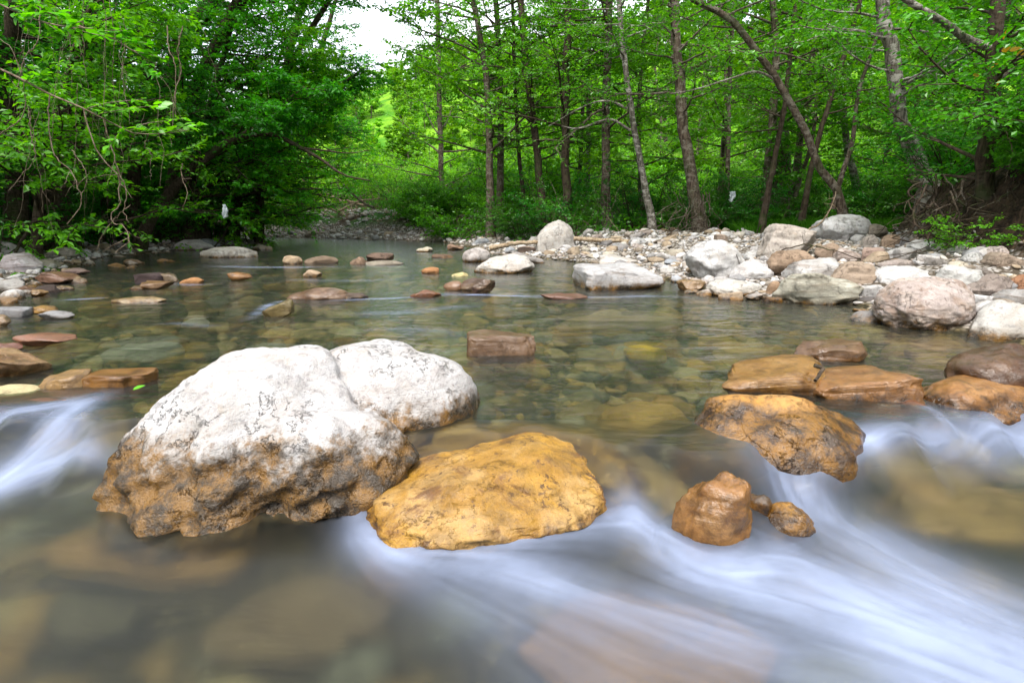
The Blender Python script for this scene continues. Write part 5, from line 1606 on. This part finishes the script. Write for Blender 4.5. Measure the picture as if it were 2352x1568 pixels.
def pv(pix, Y): return np.array([at(u, v, Y) for u, v in pix])
GV = 'vines hanging from the left bank trees'
vine_obj(pv([(115, 218), (111, 261), (119, 330), (134, 369), (165, 396), (184, 442), (186, 472), (154, 515)], 6.6), 0.010, 0.006, 'long pale vine curling back left at its foot', group=GV, twigs=3)
vine_obj(pv([(192, 250), (215, 330), (246, 376), (273, 407), (273, 434), (276, 472), (257, 492), (265, 515), (284, 518), (296, 553), (265, 580)], 6.6), 0.011, 0.006, 'tangled pale vine looping down almost to the water', group=GV, twigs=6)
vine_obj(pv([(238, 272), (250, 319), (265, 369), (276, 403), (292, 442), (284, 480), (296, 511)], 6.7), 0.010, 0.006, 'pale vine twisting round the tangled one', group=GV, twigs=5)
vine_obj(pv([(300, 470), (262, 505), (232, 545), (222, 578)], 6.7), 0.006, 0.004, 'thin pale tendril slanting left from the vine tangle', group=GV, twigs=2)
vine_obj(pv([(342, 308), (332, 334), (348, 357), (344, 384), (348, 415)], 6.6), 0.009, 0.004, 'short crooked vine under the leafy bough', group=GV, twigs=1)
vine_obj(pv([(419, 376), (417, 407), (430, 442), (419, 484)], 9), 0.010, 0.005, 'short dark vine left of the white scrap', group=GV, twigs=2)
vine_obj(pv([(165, 345), (192, 384), (200, 415), (184, 449)], 7), 0.008, 0.005, 'brown vine bowing right inside the curtain', group=GV)
vine_obj(pv([(69, 255), (71, 303), (79, 346), (73, 376), (19, 438)], 7), 0.009, 0.005, 'vine near the left edge sweeping off to the left', group=GV, twigs=2)
vine_obj(pv([(384, 60), (388, 115), (403, 154), (403, 230), (403, 269)], 9), 0.012, 0.007, 'twin-kinked vine high on the forked tree', group=GV)
vine_obj(pv([(420, 60), (408, 120), (415, 160), (400, 225), (396, 300)], 9.2), 0.011, 0.006, 'straight grey vine beside the forked trunk', group=GV)
vine_obj(pv([(90, -20), (92, 60), (85, 100), (60, 130), (40, 200)], 7), 0.010, 0.006, 'vine falling from the top left corner', group=GV)
vine_obj(pv([(0, 310), (50, 270), (55, 200), (30, 120), (0, 90)], 7), 0.009, 0.006, 'bowed creeper curving round the left edge', group=GV)
for k in range(46):
    u = rng.normal(200, 80) if k < 28 else rng.uniform(10, 620)
    v0 = rng.uniform(-60, 260); ln = rng.uniform(120, 330)
    Yv = rng.uniform(8.5, 11.5) if u < 420 else rng.uniform(12, 15)
    dr = rng.normal() * 6
    pix = [(u + rng.normal() * 4 + j * dr, v0 + ln * j / 6) for j in range(7)]
    vine_obj(pv(pix, Yv), rng.uniform(0.003, 0.007), 0.003, 'thin brown vine in the curtain' if u < 330 else 'thin brown vine among the boughs',
             group='thin vines in the curtain' if u < 330 else 'thin vines on the forked tree', twigs=int(rng.integers(0, 3)), where=True)

# leafy near bough, each leaf its own piece
def leaf_piece(mat):
    L = 1.0
    xs = [0, 0.18, 0.45, 0.75, 1.0]; ws = [0.0, 0.2, 0.29, 0.17, 0.0]
    V = []
    for x_, w_ in zip(xs, ws):
        V += [(x_, -w_, 0.10 * w_ * 2 - 0.12 * x_ ** 2), (x_, 0, -0.12 * x_ ** 2), (x_, w_, 0.10 * w_ * 2 - 0.12 * x_ ** 2)]
    F = []
    for k in range(4):
        a = k * 3
        F += [(a, a + 1, a + 4, a + 3), (a + 1, a + 2, a + 5, a + 4)]
    me = mesh_np('leaf', V, np.array(F), mat, True, {'tone': ('FACE', np.full(8, 0.75))})
    return me
ME_LEAF = leaf_piece(M_LEAF)
ME_LEAF_Y = leaf_piece(M_YELLOW)
def leafy_bough(label, main, twigs, Y, nleaf, ll, r0=0.014, color=(1.2, 1.25, 1.0)):
    base = at(*main[0], Y)
    root = empty('leafy_bough', base)
    tag(root, label, 'branch')
    P = smooth_path(pv(main, Y), 26) - base
    tb = Tubes(); tb.add(P, np.linspace(r0, 0.004, 26), 6)
    lines = []
    for tw in twigs:
        Q = smooth_path(np.array([at(u, v, Y + rng.normal() * 0.12 * (j > 0)) for j, (u, v) in enumerate(tw)]), 8) - base
        tb.add(Q, np.linspace(0.005, 0.0025, 8), 4)
        lines.append(Q)
    obj('stem', tb.mesh('stem', M_VINE), root)
    for k in range(nleaf):
        Q = lines[k % len(lines)]
        t = rng.random() * 6.99
        i = int(t)
        p = Q[i] + (Q[i + 1] - Q[i]) * (t - i) + rng.normal(size=3) * 0.015
        d = Q[i + 1] - Q[i]; d /= np.linalg.norm(d)
        sd = np.cross(d, [0, 0, 1.0]) * (1 if k % 2 else -1)
        d = d * 0.6 + sd * 0.8 + rng.normal(size=3) * 0.3
        d /= np.linalg.norm(d)
        n = np.array([0, -0.25, 1.0]) + rng.normal(size=3) * 0.4
        s = np.cross(n, d); s /= np.linalg.norm(s); n = np.cross(d, s)
        sc = ll * rng.uniform(0.7, 1.25)
        o = obj('leaf', ME_LEAF, root)
        o.matrix_local = Matrix(((d[0] * sc, s[0] * sc, n[0] * sc, p[0]), (d[1] * sc, s[1] * sc, n[1] * sc, p[1]), (d[2] * sc, s[2] * sc, n[2] * sc, p[2]), (0, 0, 0, 1)))
        o.color = (*jit(color, 0.15), 1)
leafy_bough('long bare grey bough slanting in from the left edge, bright leaves at its tip',
            [(-30, 150), (0, 159), (61, 188), (115, 217), (184, 246), (238, 273), (284, 296), (315, 307), (376, 307), (440, 298)],
            [[(200, 250), (240, 238), (290, 232), (330, 228)], [(230, 262), (280, 252), (330, 246), (370, 243)], [(300, 300), (330, 285), (380, 278), (420, 272)],
             [(315, 306), (350, 300), (390, 296), (430, 290)], [(376, 307), (400, 300), (430, 296), (462, 284)], [(60, 186), (85, 178), (105, 172)], [(284, 296), (262, 320), (250, 345)]], 6.4, 120, 0.105)
leafy_bough('leafy bough of large bright leaves entering at the top left corner',
            [(-40, -10), (20, 20), (80, 45), (150, 62), (215, 66)],
            [[(20, 20), (60, 12), (100, 8)], [(60, 40), (100, 30), (140, 36)], [(100, 50), (130, 70), (150, 84)], [(150, 62), (185, 50), (225, 48)], [(150, 62), (200, 75), (240, 84)], [(40, 30), (60, 55), (70, 72)]], 5.6, 110, 0.10, 0.01, (0.9, 1.1, 1.0))
leafy_bough('leafy spray drooping beside the grey bough, higher up',
            [(180, 60), (250, 85), (310, 120), (360, 150)],
            [[(220, 75), (260, 70), (300, 74)], [(260, 90), (300, 95), (345, 100)], [(300, 115), (340, 125), (380, 135)], [(330, 130), (350, 160), (375, 180)]], 7.2, 90, 0.105, 0.01, (0.8, 1.05, 0.9))

# yellow leaves on the ivy tree
for (u, v) in [(2306, 92), (2318, 117), (2334, 127), (2297, 139), (2268, 155), (2233, 176), (2298, 187), (2322, 108)]:
    o = obj('leaf', ME_LEAF_Y, t9)
    p = at(u, v, 7.7) - np.array(t9.location)
    o.location = p; o.scale = (0.12, 0.15, 0.12); o.rotation_euler = (R(60) + rng.normal() * 0.3, rng.normal() * 0.5, rng.uniform(0, 6.28)); o.color = (1, 1, 1, 1)

# driftwood
def drift(pix, label, r0, r1, lift=0.04, twigs=0, name='driftwood', mat=M_DRIFT, cat='driftwood'):
    pts = []
    for (u, v) in pix:
        p = onground(u, v); p[2] += lift
        pts.append(p)
    return vine_obj(np.array(pts), r0, r1, label, name, cat, None, mat, 22, 0.008, twigs)
vine_obj(np.array([at(1125, 571, 14.0), at(1160, 563, 14.0), at(1200, 558, 14.0), at(1240, 556, 14.0)]), 0.07, 0.05, 'thick bleached driftwood pole left of the standing boulder', 'driftwood', 'driftwood', None, M_DRIFT, 20, 0.008)
vine_obj(np.array([at(1318, 548, 14.0), at(1400, 552, 13.8), at(1460, 557, 13.5), at(1530, 560, 13.2), at(1600, 557, 13.0)]), 0.06, 0.035, 'long thin driftwood pole lying right of the standing boulder', 'driftwood', 'driftwood', None, M_DRIFT, 22, 0.008)
vine_obj(np.array([at(1440, 538, 14.6), at(1470, 545, 14.4), at(1495, 546, 14.3), at(1525, 539, 14.2), at(1590, 532, 14.2)]), 0.045, 0.02, 'crooked driftwood branch behind the long pole', 'driftwood', 'driftwood', None, M_DRIFT, 20, 0.01, 3)
vine_obj(np.array([at(1820, 640, 7.6), at(1838, 600, 7.9), at(1862, 572, 8.3), at(1900, 551, 8.6), at(1945, 562, 8.4)]), 0.009, 0.005, 'thin pale arched stick caught on the boulder pile', 'stick', 'stick', None, M_DRIFT, 22, 0.004)
vine_obj(np.array([at(1795, 575, 8.6), at(1850, 562, 8.5), at(1900, 572, 8.4), at(1960, 590, 8.2), at(2060, 625, 7.6)]), 0.011, 0.005, 'dark forked twig draped across the boulder pile', 'stick', 'stick', None, M_BARK_DARK, 22, 0.006, 6)
vine_obj(np.array([at(1690, 655, 8.2), at(1700, 615, 8.25), at(1692, 585, 8.3), at(1684, 570, 8.4)]), 0.006, 0.003, 'fine dark twig standing against the round white boulder', 'stick', 'stick', None, M_BARK_DARK, 14, 0.004, 2)
vine_obj(np.array([at(1850, 530, 11.2), at(1885, 512, 11.2), at(1908, 478, 11.2), at(1920, 440, 11.3)]), 0.02, 0.007, 'bleached broken branch standing behind the crowning boulder', 'stick', 'stick', None, M_DRIFT, 16, 0.006, 5)
vine_obj(np.array([at(1870, 838, 2.95), at(1890, 846, 2.93), at(1882, 860, 2.90), at(1872, 874, 2.86)]), 0.012, 0.009, 'short dark bent twig stuck on the golden slab', 'stick', 'stick', None, M_BARK_DARK, 12, 0.001)
for k, (u, v, ln, lab) in enumerate([(800, 520, 1.6, 'bleached snag sticking out of the far debris pile'), (860, 528, 2.2, 'grey broken branch lying on the far gravel'), (770, 515, 2.6, 'brown flood-washed log at the foot of the far bushes'), (905, 530, 1.8, 'thin crooked stick poking from the far gravel'), (840, 505, 2.4, 'dark flood debris branch behind the far gravel')]):
    p = at(u, v, 24.5 + 0.4 * k)
    p[2] = terr1(p[0], p[1]) + 0.25
    d = np.array([rng.normal(), rng.normal() * 0.3, 0.12 + 0.2 * rng.random()])
    vine_obj(wander(rng, p, d, ln, 6, 0.15, 0.02), 0.06, 0.02, lab, 'driftwood', 'driftwood', 'flood debris on the far gravel', M_DRIFT if k % 2 == 0 else M_BARK, 16, 0.02, 5)

# exposed roots and dead creepers on the undercut bank
for k in range(42):
    u = rng.uniform(2085, 2352); v = rng.uniform(395, 470)
    Yv = rng.uniform(7.6, 9.4)
    p = at(u, v, Yv)
    L_ = rng.uniform(0.4, 1.1)
    pts = [p + np.array([rng.normal() * 0.10 * j, -0.05 * j + rng.normal() * 0.05, -L_ * j / 5]) for j in range(6)]
    vine_obj(np.array(pts), rng.uniform(0.006, 0.02), 0.004, 'dead root on the undercut bank', 'hanging_root', 'root', 'roots of the undercut bank', M_BARK_DARK if k % 4 else M_BARK, 14, 0.012, 2, True)
for k in range(14):
    u = rng.normal(1600, 35); p = at(u, rng.uniform(440, 480), 14.2)
    pts = [p + np.array([rng.normal() * 0.08 * j + (u - 1600) * 0.001 * j, -0.03 * j, -0.22 * j]) for j in range(6)]
    vine_obj(np.array(pts), 0.012, 0.006, 'dead creeper trailing from the stout trunk foot', 'hanging_root', 'root', 'creepers on the stout trunk', M_BARK, 12, 0.015, 2)
vine_obj(pv([(2310, 300), (2325, 345), (2318, 385), (2308, 420)], 7.6), 0.008, 0.004, 'single yellowish tendril hanging right of the ivy trunk', group=None)
# brush stems at the left bank foot and dead sticks in the right understorey
for k in range(60):
    left = k < 34
    y = rng.uniform(10, 24) if left else rng.uniform(14.5, 18)
    x = float(xl(y)) - rng.uniform(0.8, 2.5) if left else rng.uniform(0.05, 0.75) * y
    d = np.array([rng.normal() * 0.5, rng.normal() * 0.3, 1.0])
    vine_obj(wander(rng, (x, y, terr1(x, y) - 0.05), d, rng.uniform(0.8, 2.2), 7, 0.16, 0.0), rng.uniform(0.008, 0.018), 0.004,
             'thin brush stem on the left bank' if left else 'thin bare sapling', 'brush_stem', 'sapling', 'brush stems of the left bank' if left else 'bare saplings of the right bank', M_BARK if k % 2 else M_VINE, 14, 0.01, 3, True)

for k in range(46):
    y = rng.uniform(25.5, 28.5); x = rng.uniform(-8.6, -4.6)
    d = np.array([rng.normal() * 0.6, rng.normal() * 0.3, 1.0])
    vine_obj(wander(rng, (x, y, terr1(x, y) - 0.05), d, rng.uniform(0.7, 2.0), 6, 0.15, 0.0), rng.uniform(0.012, 0.025), 0.006, 'dry brown brush stem behind the far gravel', 'brush_stem', 'sapling', 'dry brush behind the far gravel', M_DRIFT if k % 2 else M_VINE, 12, 0.01, 5, True)
# two scraps of white plastic caught in the growth
def scrap(u, v, Y, wpx, hpx, label, seed):
    rg = np.random.default_rng(seed)
    p = at(u, v, Y)
    sc = Y / FPX
    nx_, nz_ = 7, 13
    a, b = np.meshgrid(np.linspace(-0.5, 0.5, nx_), np.linspace(0, 1, nz_))
    width = wpx * sc * (0.55 + 0.45 * np.sin(b * 2.6 + 0.4) + 0.15 * rg.normal(size=a.shape))
    xx = a * width + 0.10 * wpx * sc * np.sin(b * 5)
    zz = -b * hpx * sc + rg.normal(size=a.shape) * hpx * sc * 0.03
    yy = 0.25 * wpx * sc * np.sin(a * 9 + b * 4) + rg.normal(size=a.shape) * 0.01
    V = np.stack([xx, yy, zz], -1).reshape(-1, 3)
    i = np.arange(nz_ - 1)[:, None] * nx_ + np.arange(nx_ - 1)[None, :]
    F = np.stack([i, i + 1, i + nx_ + 1, i + nx_], -1).reshape(-1, 4)
    me = mesh_np('plastic_scrap', V, F, M_PLASTIC)
    o = obj('plastic_scrap', me, None, p)
    md = o.modifiers.new('thick', 'SOLIDIFY'); md.thickness = 0.004
    tag(o, label, 'scrap')
scrap(515, 470, 12.0, 11, 30, 'white torn plastic strip caught on brush at the left bank', 3)
scrap(1682, 440, 14.0, 13, 22, 'white plastic scrap snagged on a stem beneath the right trees', 4)
# green leaf on the brown block at left
o = obj('fallen_leaf', leaf_piece(leaf_material('leaf_fresh', (0.10, 0.40, 0.01), (0.16, 0.55, 0.02))))
p = onz(305, 895, 0.03); o.location = p; o.scale = (0.065, 0.065, 0.065); o.rotation_euler = (R(15), R(-20), R(35))
tag(o, 'single bright green leaf lying on the brown block at left', 'leaf')
print('objects', len(bpy.data.objects), 'tris', sum(len(m.loops) - 2 * len(m.polygons) for m in bpy.data.meshes))
